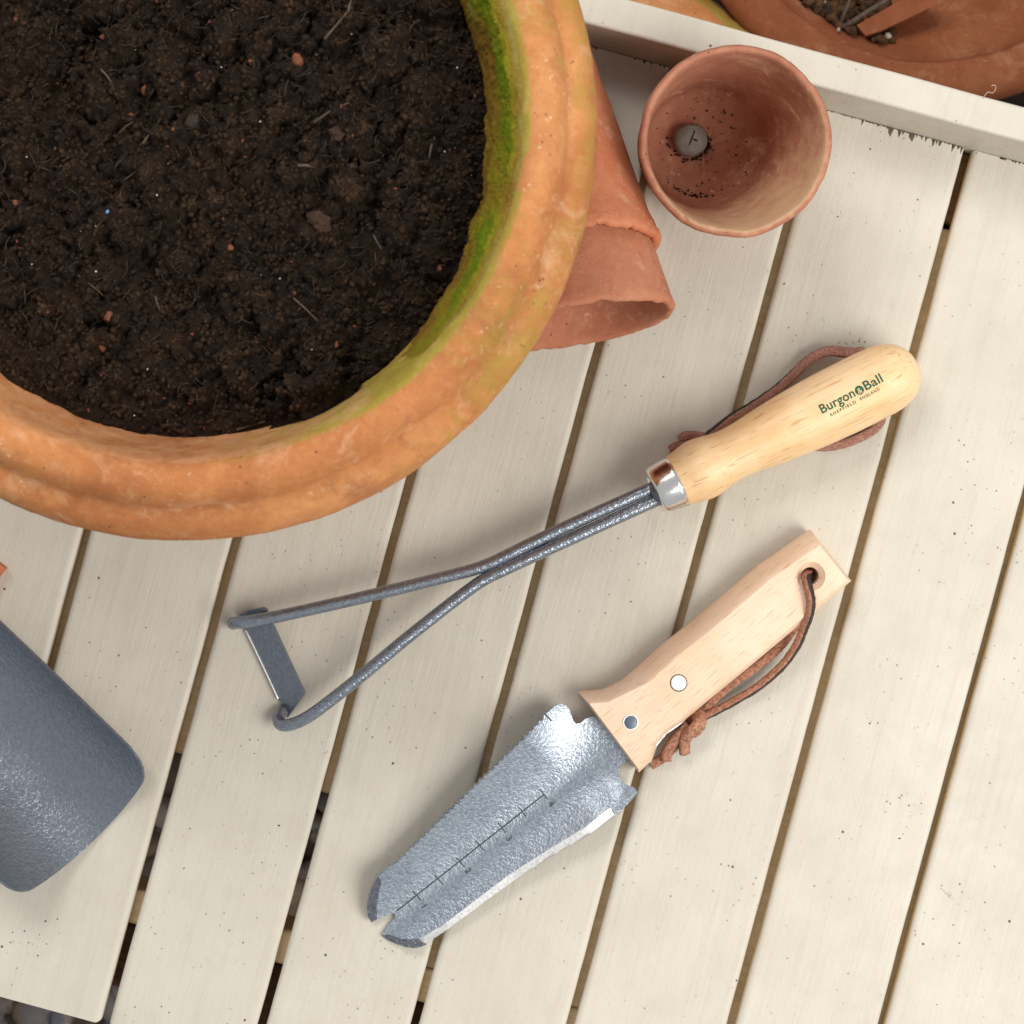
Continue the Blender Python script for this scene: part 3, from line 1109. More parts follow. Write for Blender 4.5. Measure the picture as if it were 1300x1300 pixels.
# upright small pot
SPR = Vector((0.0997, 0.1650, 0.082))
SPB = Vector((0.0905, 0.1752, 0.0))
hp = 0.082
prof = pot_profile(hp, 0.0430, 0.0300, 0.0036, 0.0012, 0, 0.006)
dv = SPR - SPB
me = lathe('small_pot', prof, SPB, (0, 0, 1), 120, wobble=chipped(4, 0.0006), offs=lambda t: Vector((dv.x * t / hp, dv.y * t / hp, 0)))
lit_tan = []
for v in me.vertices:
    z = v.co.z
    c = SPB + dv * (z / hp)
    x, y = v.co.x - c.x, v.co.y - c.y
    r = math.hypot(x, y)
    a = math.atan2(y, x)
    inner = r < 0.0295 + 0.0135 * z / hp - 0.0022
    w = 0.0
    if inner and z > 0.012:
        w = 0.12 + 0.45 * (z / hp - 0.25)
        w += 0.38 * math.cos(a + math.radians(62))  # fill light on the lower right wall, put into the colour
    elif z > 0.074:
        w = 0.2
    lit_tan.append(max(0, w))
at = me.attributes.new('dirt', 'FLOAT', 'POINT')
at.data.foreach_set('value', lit_tan)
sp = link('small_flower_pot', me, M_SMALL, base=SPB)
tag(sp, 'small upright terracotta flower pot, empty with a stone over its drain hole', 'plant pot')
c = Vector((0.0912 - 0.0060, 0.1745 + 0.0030, 0.0105))
v, f = rock_verts(3, 91)
v = v * 0.15 + (v / np.linalg.norm(v, axis=1)[:, None]) * 0.85
pv = v * np.array([0.0082, 0.0080, 0.0055]) + np.array(c)
o = link('pebble', pymesh('pebble', pv.tolist(), f.tolist()), M_STONE, base=c)
tag(o, 'smooth grey pebble plugging the hole inside the small upright pot', 'pebble')
cr = tube('crack', [c + Vector((-0.001, -0.003, 0.0049)), c + Vector((0.0001, -0.0003, 0.0055)), c + Vector((0.0016, 0.0036, 0.0046))], 0.0004, 6, 5)
BASE['x'] = c
link('crack', cr, M_CHIPD, parent=o)
cr = tube('chip_mark', [c + Vector((0.0012, -0.0004, 0.0053)), c + Vector((0.0026, -0.0010, 0.0049))], 0.0005, 6, 4)
link('chip_mark', cr, M_CHIPD, parent=o)
# white bead of limescale and dirt crumbs on the pot's floor: soil crumbs inside
pl = []
for _ in range(130):
    ang = rng.uniform(0, 2 * math.pi)
    rad = 0.0245 * math.sqrt(rng.uniform(0.05, 1))
    s = 0.0002 + 0.0005 * rng.uniform(0, 1) ** 3
    pl.append(((SPB.x + 0.001 + math.cos(ang) * rad, SPB.y - 0.001 + math.sin(ang) * rad, 0.0062 + s * 0.4), (s, s, s * 0.7)))
for _ in range(70):
    ang = rng.normal(-0.6, 1.3)
    rad = 0.0084 * (1 + abs(rng.normal()) * 0.12)
    s = rng.uniform(0.0003, 0.0009)
    pl.append(((c.x + math.cos(ang) * rad, c.y + math.sin(ang) * rad * 0.95, 0.0064 + s * 0.5), (s, s, s * 0.7)))
for _ in range(60):
    ang = rng.normal(-1.75, 0.28)
    rad = 0.0235 * (1 - abs(rng.normal()) * 0.04)
    s = rng.uniform(0.0002, 0.0006)
    pl.append(((SPB.x + 0.001 + math.cos(ang) * rad, SPB.y - 0.001 + math.sin(ang) * rad, 0.0064 + s * 0.5), (s, s, s * 0.7)))
o = link('soil_crumbs', scatter('crumbs', crumb_shapes, pl, rng), M_CRUMB, base=SPB + Vector((0, 0, 0.006)))
tag(o, 'dark crumbs of soil scattered on the floor of the small upright pot', 'soil', kind='stuff')

# two pots nested and lying on their side
AX = math.radians(8.5)
adir = Vector((math.sin(AX), -math.cos(AX), 0))       # towards the open end


def lying_pot(name, rimc_px, hpot, R, Rb, wall, tilt, mat, seed, z_rim=None, collar=0.0, jag=0.0):
    d = (adir * math.cos(tilt) + Vector((0, 0, math.sin(tilt)))).normalized()
    zc = R * math.cos(tilt) + 0.0003 if z_rim is None else z_rim
    c = W(rimc_px[0], rimc_px[1], zc)
    A = c - d * hpot
    prof = pot_profile(hpot, R, Rb, wall, 0.006, collar)
    me = lathe(name, prof, A, d, 140, wobble=chipped(seed, 0.0005))
    # uneven, chipped mouth
    if jag:
        for v in me.vertices:
            t = (v.co - A).dot(d)
            if t > hpot - 0.0035:
                q = (v.co - A - d * t)
                a = math.atan2(q.z, q.x)
                n = mnoise.noise(Vector((math.cos(a) * 5, math.sin(a) * 5, seed))) + 0.6 * mnoise.noise(Vector((math.cos(a) * 17, math.sin(a) * 17, seed)))
                v.co -= d * jag * max(0, n)
    return me, A, d


tl = math.atan((0.048 - 0.031) / 0.098)
me, A1, d1 = lying_pot('lying_pot', (707, 331), 0.098, 0.0480, 0.0310, 0.0042, tl, M_RED, 3.1, collar=0.0009, jag=0.0042)
o = link('flower_pot', me, M_RED, base=Vector((A1.x, A1.y, 0)))
tag(o, 'orange red terracotta pot lying on its side, pushed over another pot', 'plant pot', 'pots nested on their side')
me, A2, d2 = lying_pot('lying_pot', (727, 415.5), 0.098, 0.0480, 0.0310, 0.0042, tl * 0.70, M_RED2, 8.3, z_rim=0.0482, jag=0.0018)
o = link('flower_pot', me, M_RED2, base=Vector((A2.x, A2.y, 0)))
tag(o, 'duller brown terracotta pot with open mouth, nested inside the lying orange pot', 'plant pot', 'pots nested on their side')

# bowl beyond the rail
ZB = -0.085
bc = W(1185, -192, ZB)
kk = S * (D - ZB) / D
Ro, Ri = 327 * kk, 268 * kk
hb = ZB - SH
prof = [(0.0, 0.0), (0.0, 0.060), (0.002, 0.064), (0.02, 0.078), (0.045, 0.098), (0.062, Ro - 0.022), (0.070, Ro - 0.010), (0.077, Ro - 0.002), (0.083, Ro), (0.088, Ro - 0.003), (0.0903, Ro - 0.009), (0.0900, Ro - 0.016), (0.0882, Ri + 0.003), (0.0862, Ri + 0.0004), (0.0800, Ri - 0.0012), (0.0770, Ri - 0.0040),
        (0.066, Ri - 0.018), (0.048, Ri - 0.040), (0.035, Ri - 0.060), (0.030, Ri - 0.075), (0.029, 0.0)]
prof = smooth_prof(prof, 5)
Bb = Vector((bc.x, bc.y, SH))
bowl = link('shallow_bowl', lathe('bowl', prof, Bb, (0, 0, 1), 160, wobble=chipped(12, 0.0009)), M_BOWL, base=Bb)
tag(bowl, 'wide shallow terracotta bowl holding broken shards beyond the cream rail', 'bowl')


def bowl_z(x, y):
    r = math.hypot(x, y)
    best = None
    for i in range(len(prof) - 1, 0, -1):
        (t0, r0), (t1, r1) = prof[i], prof[i - 1]
        if r0 <= r <= r1:
            q = (r - r0) / max(r1 - r0, 1e-9)
            return SH + t0 + (t1 - t0) * q
    return SH + 0.085


# litter in the bowl
pl = []
for _ in range(4200):
    px, py = rng.uniform(985, 1130), rng.uniform(-70, 60)
    if px > 1085 and py > 5 and rng.uniform() < 0.75:
        continue
    p = W(px, py, ZB - 0.03)
    x, y = p.x - bc.x, p.y - bc.y
    if math.hypot(x, y) > Ri - 0.010:
        continue
    s = 0.0006 + 0.0032 * rng.uniform(0, 1) ** 4
    pl.append(((p.x, p.y, bowl_z(x, y) + s * 0.4 + 0.003 * rng.uniform(0, 1)), (s, s * 0.8, s * 0.7)))
o = link('leaf_litter', scatter('litter', crumb_shapes, pl, rng), mat_plain('litter', (0.022, 0.010, 0.004), (0.11, 0.052, 0.020), 180, 0.95, 0.9), base=Bb + Vector((0, 0, 0.03)))
tag(o, 'dark crumbly litter and grit banked inside the shallow bowl', 'litter', kind='stuff')
for k, (px, py, s) in enumerate([(1124, 50, 6), (1046, 6, 3.5), (1060, 44, 3.2)]):
    p = W(px, py, ZB - 0.025)
    z = bowl_z(p.x - bc.x, p.y - bc.y) + s * S * 0.9 + 0.002
    c = (p.x, p.y, z)
    o = link('white_pebble', scatter('wp', [chip_shapes[k % 6]], [(c, (s * S, s * S * 0.9, s * S * 0.8))], rng), mat_plain('pale_stone', (0.30, 0.25, 0.20), (0.48, 0.42, 0.35), 300, 0.8) if k == 0 else bpy.data.materials['pale_stone'], base=c)
    tag(o, 'small whitish pebble among the litter in the shallow bowl', 'pebble', 'white pebbles in the bowl')
# the broken shard: a curved thick sherd
zs = ZB - 0.026
P = [W(*p, zs) for p in ((1082, 40), (1093, 53), (1112, 47), (1140, 34), (1176, 17), (1186, 6), (1180, -6), (1160, -4), (1120, 18))]
axd = (P[5] - P[1]).normalized()
z_lo = max(bowl_z(p.x - bc.x, p.y - bc.y) for p in P)
me = sheet('shard', [(p.x, p.y) for p in P], (axd.x, axd.y), (0.004, 0.004), lambda x, y: z_lo + 0.006 + 0.0012 * mnoise.noise(Vector((x * 60, y * 60, 1))))
o = link('broken_shard', me, M_BOWL, base=Vector((P[3].x, P[3].y, z_lo)))
modifier(o, 'SOLIDIFY', thickness=0.016, offset=-1)
modifier(o, 'BEVEL', width=0.0012, segments=2, limit_method='ANGLE')
tag(o, 'broken red terracotta shard lying in the shallow bowl', 'shard')
pts = [W(1062, 38, ZB - 0.020), W(1078, 30, ZB - 0.012), W(1102, 14, ZB - 0.010), W(1122, 2, ZB - 0.012), W(1140, -14, ZB - 0.014)]
o = link('dry_stem', tube('stem', pts, 0.0013, 8, 6), M_TWIG, base=pts[0])
tag(o, 'thick dry plant stem leaning on the shard in the shallow bowl', 'stem')
pts = [W(1066, 34, ZB - 0.017), W(1072, 16, ZB - 0.012), W(1078, 2, ZB - 0.012), W(1076, -14, ZB - 0.012)]
o = link('dry_stem', tube('stem', pts, 0.0009, 8, 6), M_TWIG, base=pts[0])
tag(o, 'thin pale dry stem bent upright in the shallow bowl litter', 'stem')

# mossy pot on its side beside the bowl
ang = math.atan2(37, 27)
ddir = Vector((math.cos(ang + math.radians(-7)), -math.sin(ang + math.radians(-7)), 0))
R2, Rb2, h2 = 0.062, 0.045, 0.12
tl2 = math.atan((R2 - Rb2) / h2)
d = (ddir * math.cos(tl2) + Vector((0, 0, math.sin(tl2)))).normalized()
edge = W(925, 18, SH + 0.055)
perp = Vector((ddir.y, -ddir.x, 0))
if perp.x > 0:
    perp = -perp
cmid = edge + perp * 0.0545
A = cmid - d * 0.06
A.z = SH + Rb2 * math.cos(tl2) + 0.0003
me = lathe('mossy', pot_profile(h2, R2, Rb2, 0.006, 0.008), A, d, 100, wobble=chipped(31, 0.001))
al = [0.75 if (v.co - A).dot(-perp) > 0.040 else 0.15 for v in me.vertices]
at = me.attributes.new('algae', 'FLOAT', 'POINT')
at.data.foreach_set('value', al)
o = link('flower_pot', me, M_POT, base=Vector((A.x, A.y, SH)))
tag(o, 'weathered green tinged terracotta pot lying between the rail and the bowl', 'plant pot')

# thread caught on the rail
pts = [W(1248, 122, 0.0446), W(1254, 117, 0.0449), W(1260, 118, 0.0449), W(1264, 113, 0.0455), W(1263, 108, 0.046), W(1259, 109, 0.0462)]
pts[0] = W(1248, 124.5, 0.0442)
o = link('loose_thread', tube('thread', pts, 0.00016, 6, 6), M_THREAD, base=pts[0])
tag(o, 'tiny curled pale thread on the edge of the cream rail', 'thread')

# red corner at the table's edge beside the scoop
P = [W(*p, 0.008) for p in ((-70, 700), (-6, 712), (5.5, 721), (-2, 730), (-22, 760), (-80, 770))]
me = sheet('shard', [(p.x, p.y) for p in P], (1, 0), (0.005, 0.005), lambda x, y: 0.008 + 0.0004 * mnoise.noise(Vector((x * 90, y * 90, 4))))
o = link('terracotta_shard', me, M_RED, base=Vector((P[1].x, P[1].y, 0.0)))
modifier(o, 'SOLIDIFY', thickness=0.0078, offset=-1)
modifier(o, 'BEVEL', width=0.001, segments=2, limit_method='ANGLE')
tag(o, 'pointed tip of a red terracotta shard on the slats beside the scoop', 'shard')

# specks of dry soil lying about on the slats
pl = []
clusters = [(45, 1185, 16, 26), (190, 1140, 14, 14), (1110, 930, 14, 12), (1140, 1020, 26, 30), (1072, 272, 6, 10), (1085, 445, 14, 26), (185, 1170, 8, 12), (300, 810, 30, 8), (1230, 590, 60, 24), (880, 780, 90, 16), (560, 880, 120, 14),
            (1120, 210, 60, 14), (650, 1180, 120, 16), (320, 1080, 80, 22), (950, 960, 110, 22), (150, 820, 60, 14), (800, 500, 60, 10), (1180, 1180, 90, 18), (430, 690, 80, 8), (1010, 340, 60, 12)]
for cx, cy, sd, cnt in clusters:
    for _ in range(cnt):
        px, py = rng.normal(cx, sd), rng.normal(cy, sd)
        uu = (px * math.cos(TH) + py * math.sin(TH))
        if min(abs(uu - q) for q in gaps) < 17 or (-math.sin(TH) * px + math.cos(TH) * py) < RAIL_V + 12:
            continue
        s = 0.00013 + 0.00034 * rng.uniform(0, 1) ** 3
        p = W(px, py, 0)
        pl.append(((p.x, p.y, s * 0.35), (s * rng.uniform(0.8, 1.8), s, s * 0.5)))
o = link('dirt_specks', scatter('dirt_specks', crumb_shapes, pl, rng), M_CHIPD, base=Vector((0, 0, 0)))
tag(o, 'tiny dark specks of dry soil scattered over the cream slats', 'dirt', kind='stuff')

# ------------------------------------------------------------------ hand hoe
hd2 = Vector((math.cos(HOE_ANG), math.sin(HOE_ANG), 0))
ZF, ZT = 0.0225, 0.0178       # axis height at the ferrule and in the thick end
FA = W(859, 611, ZF)
TP = W(859 + 300 * 0.897, 611 - 300 * 0.4415, ZT)
hdir = (TP - FA).normalized()
hoe = empty('hand_hoe', Vector((FA.x, FA.y, 0)))
tag(hoe, 'hand hoe with turned pale wood handle, steel ferrule and grey twin rod loop', 'hand hoe')
k = S * (D - 0.02) / D
hp_ = [(0, 33.0), (1.5, 34.0), (10, 35.3), (22, 38.2), (34, 39.6), (46, 38.6), (60, 35.6), (75, 33.8), (92, 34.2), (112, 36.4), (140, 39.6), (170, 42.4), (205, 44.6), (245, 45.6), (280, 45.4), (300, 44.0), (316, 39.5), (328, 32.0), (336, 22.0), (340, 11), (341, 0)]
hp_ = [(a * k, b * k) for a, b in hp_]
hprof = smooth_prof(hp_, 5)
hprof[-1] = (hprof[-1][0], 0)


def hoe_r(t):
    for (a, b), (c, d_) in zip(hprof[:-1], hprof[1:]):
        if a <= t <= c:
            return b + (d_ - b) * (t - a) / max(c - a, 1e-9)
    return 0.0


handle = link('handle', lathe('handle', [(0, 0)] + hprof, FA, hdir, 72), M_ASH, parent=hoe)
fp = [(-0.2, 33.6), (-0.6, 34.2), (-4, 34.0), (-14, 33.4), (-24, 32.4), (-28, 31.6), (-30.5, 30.2), (-31.6, 27.5), (-31.8, 24), (-31.2, 20), (-29, 19), (-25, 18.5)]
fp = [(1.5, 32.5), (0.6, 33.8)] + fp + [(-24, 0)]
link('ferrule', lathe('ferrule', [(a * k, b * k) for a, b in fp], FA, hdir, 72), M_CHROME, parent=hoe)
side = Vector((math.sin(HOE_ANG), -math.cos(HOE_ANG), 0))      # towards photo lower right
upv = side.cross(hdir) * -1
if upv.z < 0:
    upv = -upv


def on_hoe(t, w, lift):
    r = hoe_r(t) + lift
    s_ = max(-0.98, min(0.98, w / r))
    return FA + hdir * t + side * (r * s_) + upv * (r * math.sqrt(1 - s_ * s_))


def text_mesh(body, size, spacing=1.0, bold=0.0):
    cu = bpy.data.curves.new('txt', 'FONT')
    cu.body = body
    cu.size = size
    cu.space_character = spacing
    cu.resolution_u = 4
    cu.offset = bold
    ob = bpy.data.objects.new('txt', cu)
    COL.objects.link(ob)
    dg = bpy.context.evaluated_depsgraph_get()
    me = bpy.data.meshes.new_from_object(ob.evaluated_get(dg))
    bpy.data.objects.remove(ob)
    bpy.data.curves.remove(cu)
    bm = bmesh.new()
    bm.from_mesh(me)
    bpy.data.meshes.remove(me)
    return bm


def bm_pts(bm):
    xs_ = [v.co.x for v in bm.verts]
    ys_ = [v.co.y for v in bm.verts]
    return min(xs_), max(xs_), min(ys_), max(ys_)


def hoe_tw(px, py, z=0.036):
    p = W(px, py, z) - FA
    return p.dot(hdir), p.dot(side)


def place_print(bm, p0, p1, capw, lift, mat, name):
    """map text (already measured) so that its baseline runs from photo pixel p0 to p1 on the handle"""
    x0, x1, y0, y1 = bm_pts(bm)
    t0, w0 = hoe_tw(*p0)
    t1, w1 = hoe_tw(*p1)
    L = math.hypot(t1 - t0, w1 - w0)
    et = ((t1 - t0) / L, (w1 - w0) / L)
    en = (et[1], -et[0])
    sx = L / (x1 - x0)
    sy = capw
    bmesh.ops.triangulate(bm, faces=bm.faces[:])
    bmesh.ops.subdivide_edges(bm, edges=[e for e in bm.edges if e.calc_length() * sx > 0.0009], cuts=2, use_grid_fill=False)
    bmesh.ops.triangulate(bm, faces=bm.faces[:])
    for v in bm.verts:
        a = (v.co.x - x0) * sx
        b = v.co.y * sy
        v.co = on_hoe(t0 + et[0] * a + en[0] * b, w0 + et[1] * a + en[1] * b, lift)
    me_ = bpy.data.meshes.new(name)
    bm.to_mesh(me_)
    bm.free()
    return link(name, me_, mat, parent=handle, smooth=False)


cap = 0.0043
P0, P1 = Vector((1044, 525)), Vector((1122.3, 483.5))
for word, a, b in (('Burgon', 0.0, 0.545), ('Ball', 0.712, 1.0)):
    bm = text_mesh(word, 1.0, 1.02, 0.018)
    place_print(bm, tuple(P0.lerp(P1, a)), tuple(P0.lerp(P1, b)), cap / 0.70, 0.00010, M_INK, 'lettering')
# roundel with the ampersand
bm = bmesh.new()
bmesh.ops.create_circle(bm, cap_ends=True, segments=40, radius=0.5)
for v in bm.verts:
    v.co.y += 0.36
place_print(bm, tuple(P0.lerp(P1, 0.562)), tuple(P0.lerp(P1, 0.694)), cap * 1.02, 0.00010, M_INK, 'lettering')
bm = text_mesh('&', 1.0)
place_print(bm, tuple(P0.lerp(P1, 0.594)), tuple(P0.lerp(P1, 0.662)), cap * 0.92, 0.00022, M_ASH, 'lettering')
for word, a, b in (('SHEFFIELD', (1055.3, 528.6), (1087.5, 511.2)), ('ENGLAND', (1093.2, 508.0), (1117.8, 494.8))):
    bm = text_mesh(word, 1.0, 1.3, 0.012)
    place_print(bm, a, b, 0.00135 / 0.7, 0.00022, M_INK, 'lettering')

# rods
RR = 0.0030
zr = 0.0195
up_pts = [(838, 620, 0.0218), (827.4, 620, 0.0217), (706, 674.8, 0.0208), (640, 707, 0.0204), (617, 717.5, 0.0202), (585, 727.5, 0.020), (464, 757.5, 0.0185), (367, 779.5, 0.0165), (333, 786.0, 0.0145), (310, 789.5, 0.0122), (298, 791, 0.0088), (296, 792, 0.0045)]
lo_pts = [(844, 632, 0.0218), (829, 637.0, 0.0217), (706, 692.8, 0.0208), (645, 721, 0.0204), (620, 733, 0.0202), (602, 744, 0.020), (561, 775, 0.0192), (512, 814, 0.0182), (464, 854, 0.017), (420, 889, 0.0155), (392, 909.5, 0.014), (372, 919, 0.0118), (358, 920.5, 0.0088), (353.5, 913, 0.0056), (359, 902, 0.0026)]
for pts in (up_pts, lo_pts):
    link('rod', tube('rod', [W(*p) for p in pts], RR, 16, 8), M_GREY, parent=hoe)
link('weld', tube('weld', [W(834, 619, 0.0221), W(837, 627, 0.0226), W(840, 634, 0.0221)], 0.0029, 14, 6), M_GREY, parent=hoe)
link('tang', tube('tang', [W(836, 625, 0.0217), W(850, 617, 0.0220)], 0.0058, 20, 4), M_DARKEDGE, parent=hoe)
# blade of the hoe: slanting strip, left edge down on the table
bo = [(303, 781), (312, 776), (334, 770.5), (339, 773), (343, 783), (386.3, 877), (386.8, 881), (383, 886), (364, 912), (359.5, 904), (357.8, 897), (310, 798)]
pw = [W(x, y, 0.006) for x, y in bo]
ea, eb = W(310, 798, 0.006), W(358, 897, 0.006)
en = Vector((-(eb - ea).y, (eb - ea).x, 0)).normalized()
if en.x < 0:
    en = -en
me = sheet('blade', [(p.x, p.y) for p in pw], ((eb - ea).x, (eb - ea).y), (0.004, 0.004), lambda x, y: 0.0015 + max(0, (Vector((x, y, 0)) - Vector((ea.x, ea.y, 0))).dot(en)) * 0.55)
o = link('blade', me, M_SCOOP, parent=hoe)
modifier(o, 'SOLIDIFY', thickness=0.0016, offset=-0.4)
modifier(o, 'BEVEL', width=0.0004, segments=2, limit_method='ANGLE')
link('cutting_edge', tube('edge', [W(312, 800, 0.0022), W(334, 846, 0.0022), W(353, 887, 0.0022)], 0.00045, 8, 6), M_STEEL, parent=hoe)

# leather thong of the hoe
def Wz(l):
    return [W(*p) for p in l]


lan = link('lanyard', lace('lanyard', Wz([(1096, 447, 0.019), (1085, 448.5, 0.0150), (1068, 447, 0.0100), (1050, 446, 0.0075), (1028, 456, 0.0062), (1005, 478, 0.0055), (985, 496, 0.0048), (954, 517, 0.0040), (929, 532, 0.0036), (908, 548, 0.0032), (892, 560, 0.0030)]), 0.0046, 0.0026, (-0.5, 0.7), 8, dark=3), [M_LEAR, M_LEAD], parent=hoe)
link('lace_end', lace('l2', Wz([(900, 556, 0.0030), (884, 553, 0.0040), (872, 553, 0.0050), (862, 558, 0.0045)]), 0.0036, 0.0022, (0.3, 0.8), 8), [M_LEAR, M_LEAD], parent=lan)
link('lace_end', lace('l3', Wz([(888, 562, 0.0030), (872, 563, 0.0035), (860, 566, 0.0040), (850, 571, 0.0040)]), 0.0036, 0.0022, (0.2, 0.9), 8), [M_LEAR, M_LEAD], parent=lan)
link('lace_loop', lace('l4', Wz([(985, 545, 0.0026), (1010, 560, 0.0032), (1040, 566.5, 0.0036), (1062, 565, 0.0040), (1082, 559, 0.0044), (1102, 549.5, 0.0052), (1114, 540, 0.0070), (1119, 528, 0.0100), (1116, 515, 0.0120)]), 0.0044, 0.0026, (-0.3, -0.1), 8), [M_LEAR, M_LEAD], parent=lan)

# ------------------------------------------------------------------ garden knife
ZH = 0.0215          # top face of the handle
knife = empty('garden_knife', W(815, 940, 0))
tag(knife, 'garden knife with toothed hammered blade, beech handle and leather thong', 'garden knife')
# (x, y, chamfer width in px of the edge that starts here)
out = [(1032, 673.0, 6), (1083.8, 738, 8), (1009, 801.5, 8), (957, 845, 8), (904.6, 887.7, 8), (868, 918.5, 8), (847, 932.5, 8), (835.5, 946, 8), (828.5, 968, 7), (812, 983.0, 3.2), (735, 880.5, 13), (766, 878, 14), (790.8, 866, 20), (815, 845.5, 20), (843, 820, 20), (886, 786.5, 20), (966, 718.5, 20)]


def inset(poly, q):
    """polygon with every edge moved in by its own width times q"""
    n_ = len(poly)
    lines = []
    for i_ in range(n_):
        a_, b_ = Vector(poly[i_][:2]), Vector(poly[(i_ + 1) % n_][:2])
        d_ = (b_ - a_).normalized()
        nr_ = Vector((-d_.y, d_.x))
        lines.append((a_ + nr_ * poly[i_][2] * q, d_))
    res = []
    for i_ in range(n_):
        (p_, d_), (p2, d2) = lines[i_ - 1], lines[i_]
        den = d_.x * d2.y - d_.y * d2.x
        if abs(den) < 0.0005:
            res.append(p2.copy())
            continue
        t_ = ((p2.x - p_.x) * d2.y - (p2.y - p_.y) * d2.x) / den
        res.append(p_ + d_ * t_)
    return res


bm = bmesh.new()
levels = [(0.0, 0.55), (0.0010, 0.22), (0.0030, 0.0), (ZH - 0.0105, 0.0), (ZH - 0.0090, 0.05), (ZH - 0.0060, 0.25), (ZH - 0.0022, 0.66), (ZH - 0.0007, 0.86), (ZH, 1.0)]
rings_ = []
for zz, q in levels:
    rings_.append([bm.verts.new((*W(p[0], p[1], ZH - 0.003)[:2], zz)) for p in inset(out, q)])
n = len(out)
for ra, rb in zip(rings_[:-1], rings_[1:]):
    for i in range(n):
        bm.faces.new((ra[i], ra[(i + 1) % n], rb[(i + 1) % n], rb[i]))
bm.faces.new(rings_[-1]).normal_update()
bm.faces.new(list(reversed(rings_[0]))).normal_update()
me = bm_mesh('h', bm)
ob = bpy.data.objects.new('tmp_handle', me)
COL.objects.link(ob)
# cutters: hole with countersink, rivet seats
def cutter(name, prof_, c):
    me_ = lathe(name, prof_, c, (0, 0, 1), 40)
    bm_ = bmesh.new()
    bm_.from_mesh(me_)
    bmesh.ops.recalc_face_normals(bm_, faces=bm_.faces[:])
    bm_.to_mesh(me_)
    bm_.free()
    o_ = bpy.data.objects.new(name, me_)
    COL.objects.link(o_)
    return o_


hc = W(1029.5, 731.5, ZH)
ch = cutter('tmp_cut', [(-0.03, 0), (-0.03, 0.0042), (-0.0030, 0.0042), (0.0, 0.0069), (0.004, 0.0106), (0.004, 0)], hc)
m = modifier(ob, 'BOOLEAN', operation='DIFFERENCE', solver='EXACT')
m.object = ch
dg = bpy.context.evaluated_depsgraph_get()
dg.update()
me = bpy.data.meshes.new_from_object(ob.evaluated_get(dg))
bpy.data.objects.remove(ob)
bpy.data.objects.remove(ch)
kh = link('handle', me, M_BEECH, parent=knife)
m = modifier(kh, 'EDGE_SPLIT')
m.split_angle = math.radians(28)


def rivet(px, py, r, mat, ring):
    c = W(px, py, ZH)
    rv = link('rivet', lathe('rivet', [(-0.004, r), (0.0000, r), (0.0002, r * 0.97), (0.00028, r * 0.9), (0.0003, 0)], c, (0, 0, 1), 40), mat, parent=knife)
    if ring:
        link('ring', lathe('ring', [(-0.003, r * 1.22), (0.0001, r * 1.22), (0.0005, r * 1.16), (0.0006, r * 1.08), (0.0003, r * 0.98), (-0.003, r * 0.98)], c, (0, 0, 1), 40), M_RIVET, parent=rv)
    else:
        link('seat', lathe('ring', [(-0.003, r * 1.12), (0.00012, r * 1.12), (0.00018, r * 1.05), (0.0001, r * 0.98), (-0.003, r * 0.98)], c, (0, 0, 1), 40), M_UNDER, parent=rv)


rivet(861.5, 867, 0.0037, M_RIVET, False)
rivet(800.5, 917, 0.0031, M_RIVETD, True)

# blade
K0 = W(772, 945, 0.008)          # neck
K1 = W(484, 1184, 0.003)         # tip
kax = Vector(((K1 - K0).x, (K1 - K0).y, 0))
KL = kax.length
kax.normalize()
kn = Vector((-kax.y, kax.x, 0))
if kn.x > 0:
    kn = -kn                      # towards the toothed edge (photo upper left)
K0f = Vector((K0.x, K0.y, 0))


def blade_z(x, y):
    q = Vector((x, y, 0)) - K0f
    t = q.dot(kax)
    w = q.dot(kn) + 0.002
    tt = min(max(t / KL, -0.2), 1)
    zb = 0.0090 - 0.0075 * max(tt, 0) ** 0.9
    flat = min(max((t + 0.004) / 0.03, 0), 1)
    amp = 0.0120 * flat
    ww = abs(w) / 0.026
    z = zb + amp * ((ww * ww + 0.05) ** 0.70 - 0.05 ** 0.70)
    if tt < 0.16:                 # shoulder lug pressed up near the handle
        z += 0.002 * math.exp(-((t - 0.012) / 0.006) ** 2) * math.exp(-((w + 0.020) / 0.006) ** 2)
    return z


def tooth_line(a, b, nt, dep):
    o_ = []
    A_, B_ = Vector(a), Vector(b)
    d_ = (B_ - A_)
    nr = Vector((-d_.y, d_.x)).normalized()
    for i in range(nt):
        for q, hgt in ((0.0, 0.0), (0.25, 0.72), (0.5, 1.0), (0.75, 0.72)):
            p = A_ + d_ * ((i + q) / nt) + nr * dep * hgt
            o_.append((p.x, p.y))
    return o_


teeth = tooth_line((690, 906.5), (503, 1092.5), 30, -2.8)
bo = [(764, 914), (752, 909.5), (743, 912), (736.5, 917.5), (730.8, 918.3), (727, 913), (722.5, 900), (718, 894.5), (711, 892.5), (704, 895)] + teeth + [(492, 1101), (481, 1110), (474, 1122), (468.8, 1138), (466, 1152), (467, 1165), (470.8, 1173.5), (484, 1167.5), (497, 1161.5), (500.5, 1162.5), (501, 1167.5), (492, 1178), (483.5, 1190.5),
      (492, 1196), (503, 1200.5), (514, 1203.3), (525, 1204), (530, 1203), (529, 1197), (563, 1174.8), (606, 1141.3), (649, 1108.3), (697, 1076.8), (742, 1048.3), (768, 1027.3), (775, 1023.3), (783, 1031), (794, 1020.5), (806, 1009), (808.5, 1004), (804.6, 998.5), (797, 996), (790.8, 992), (786, 986.5), (785, 980), (787, 974), (794, 965.5), (806, 952)]
bw = [W(x, y, 0.008) for x, y in bo]
me = sheet('blade', [(p.x, p.y) for p in bw], (kax.x, kax.y), (0.0035, 0.0022), blade_z)
blade = link('blade', me, M_BLADE, parent=knife)
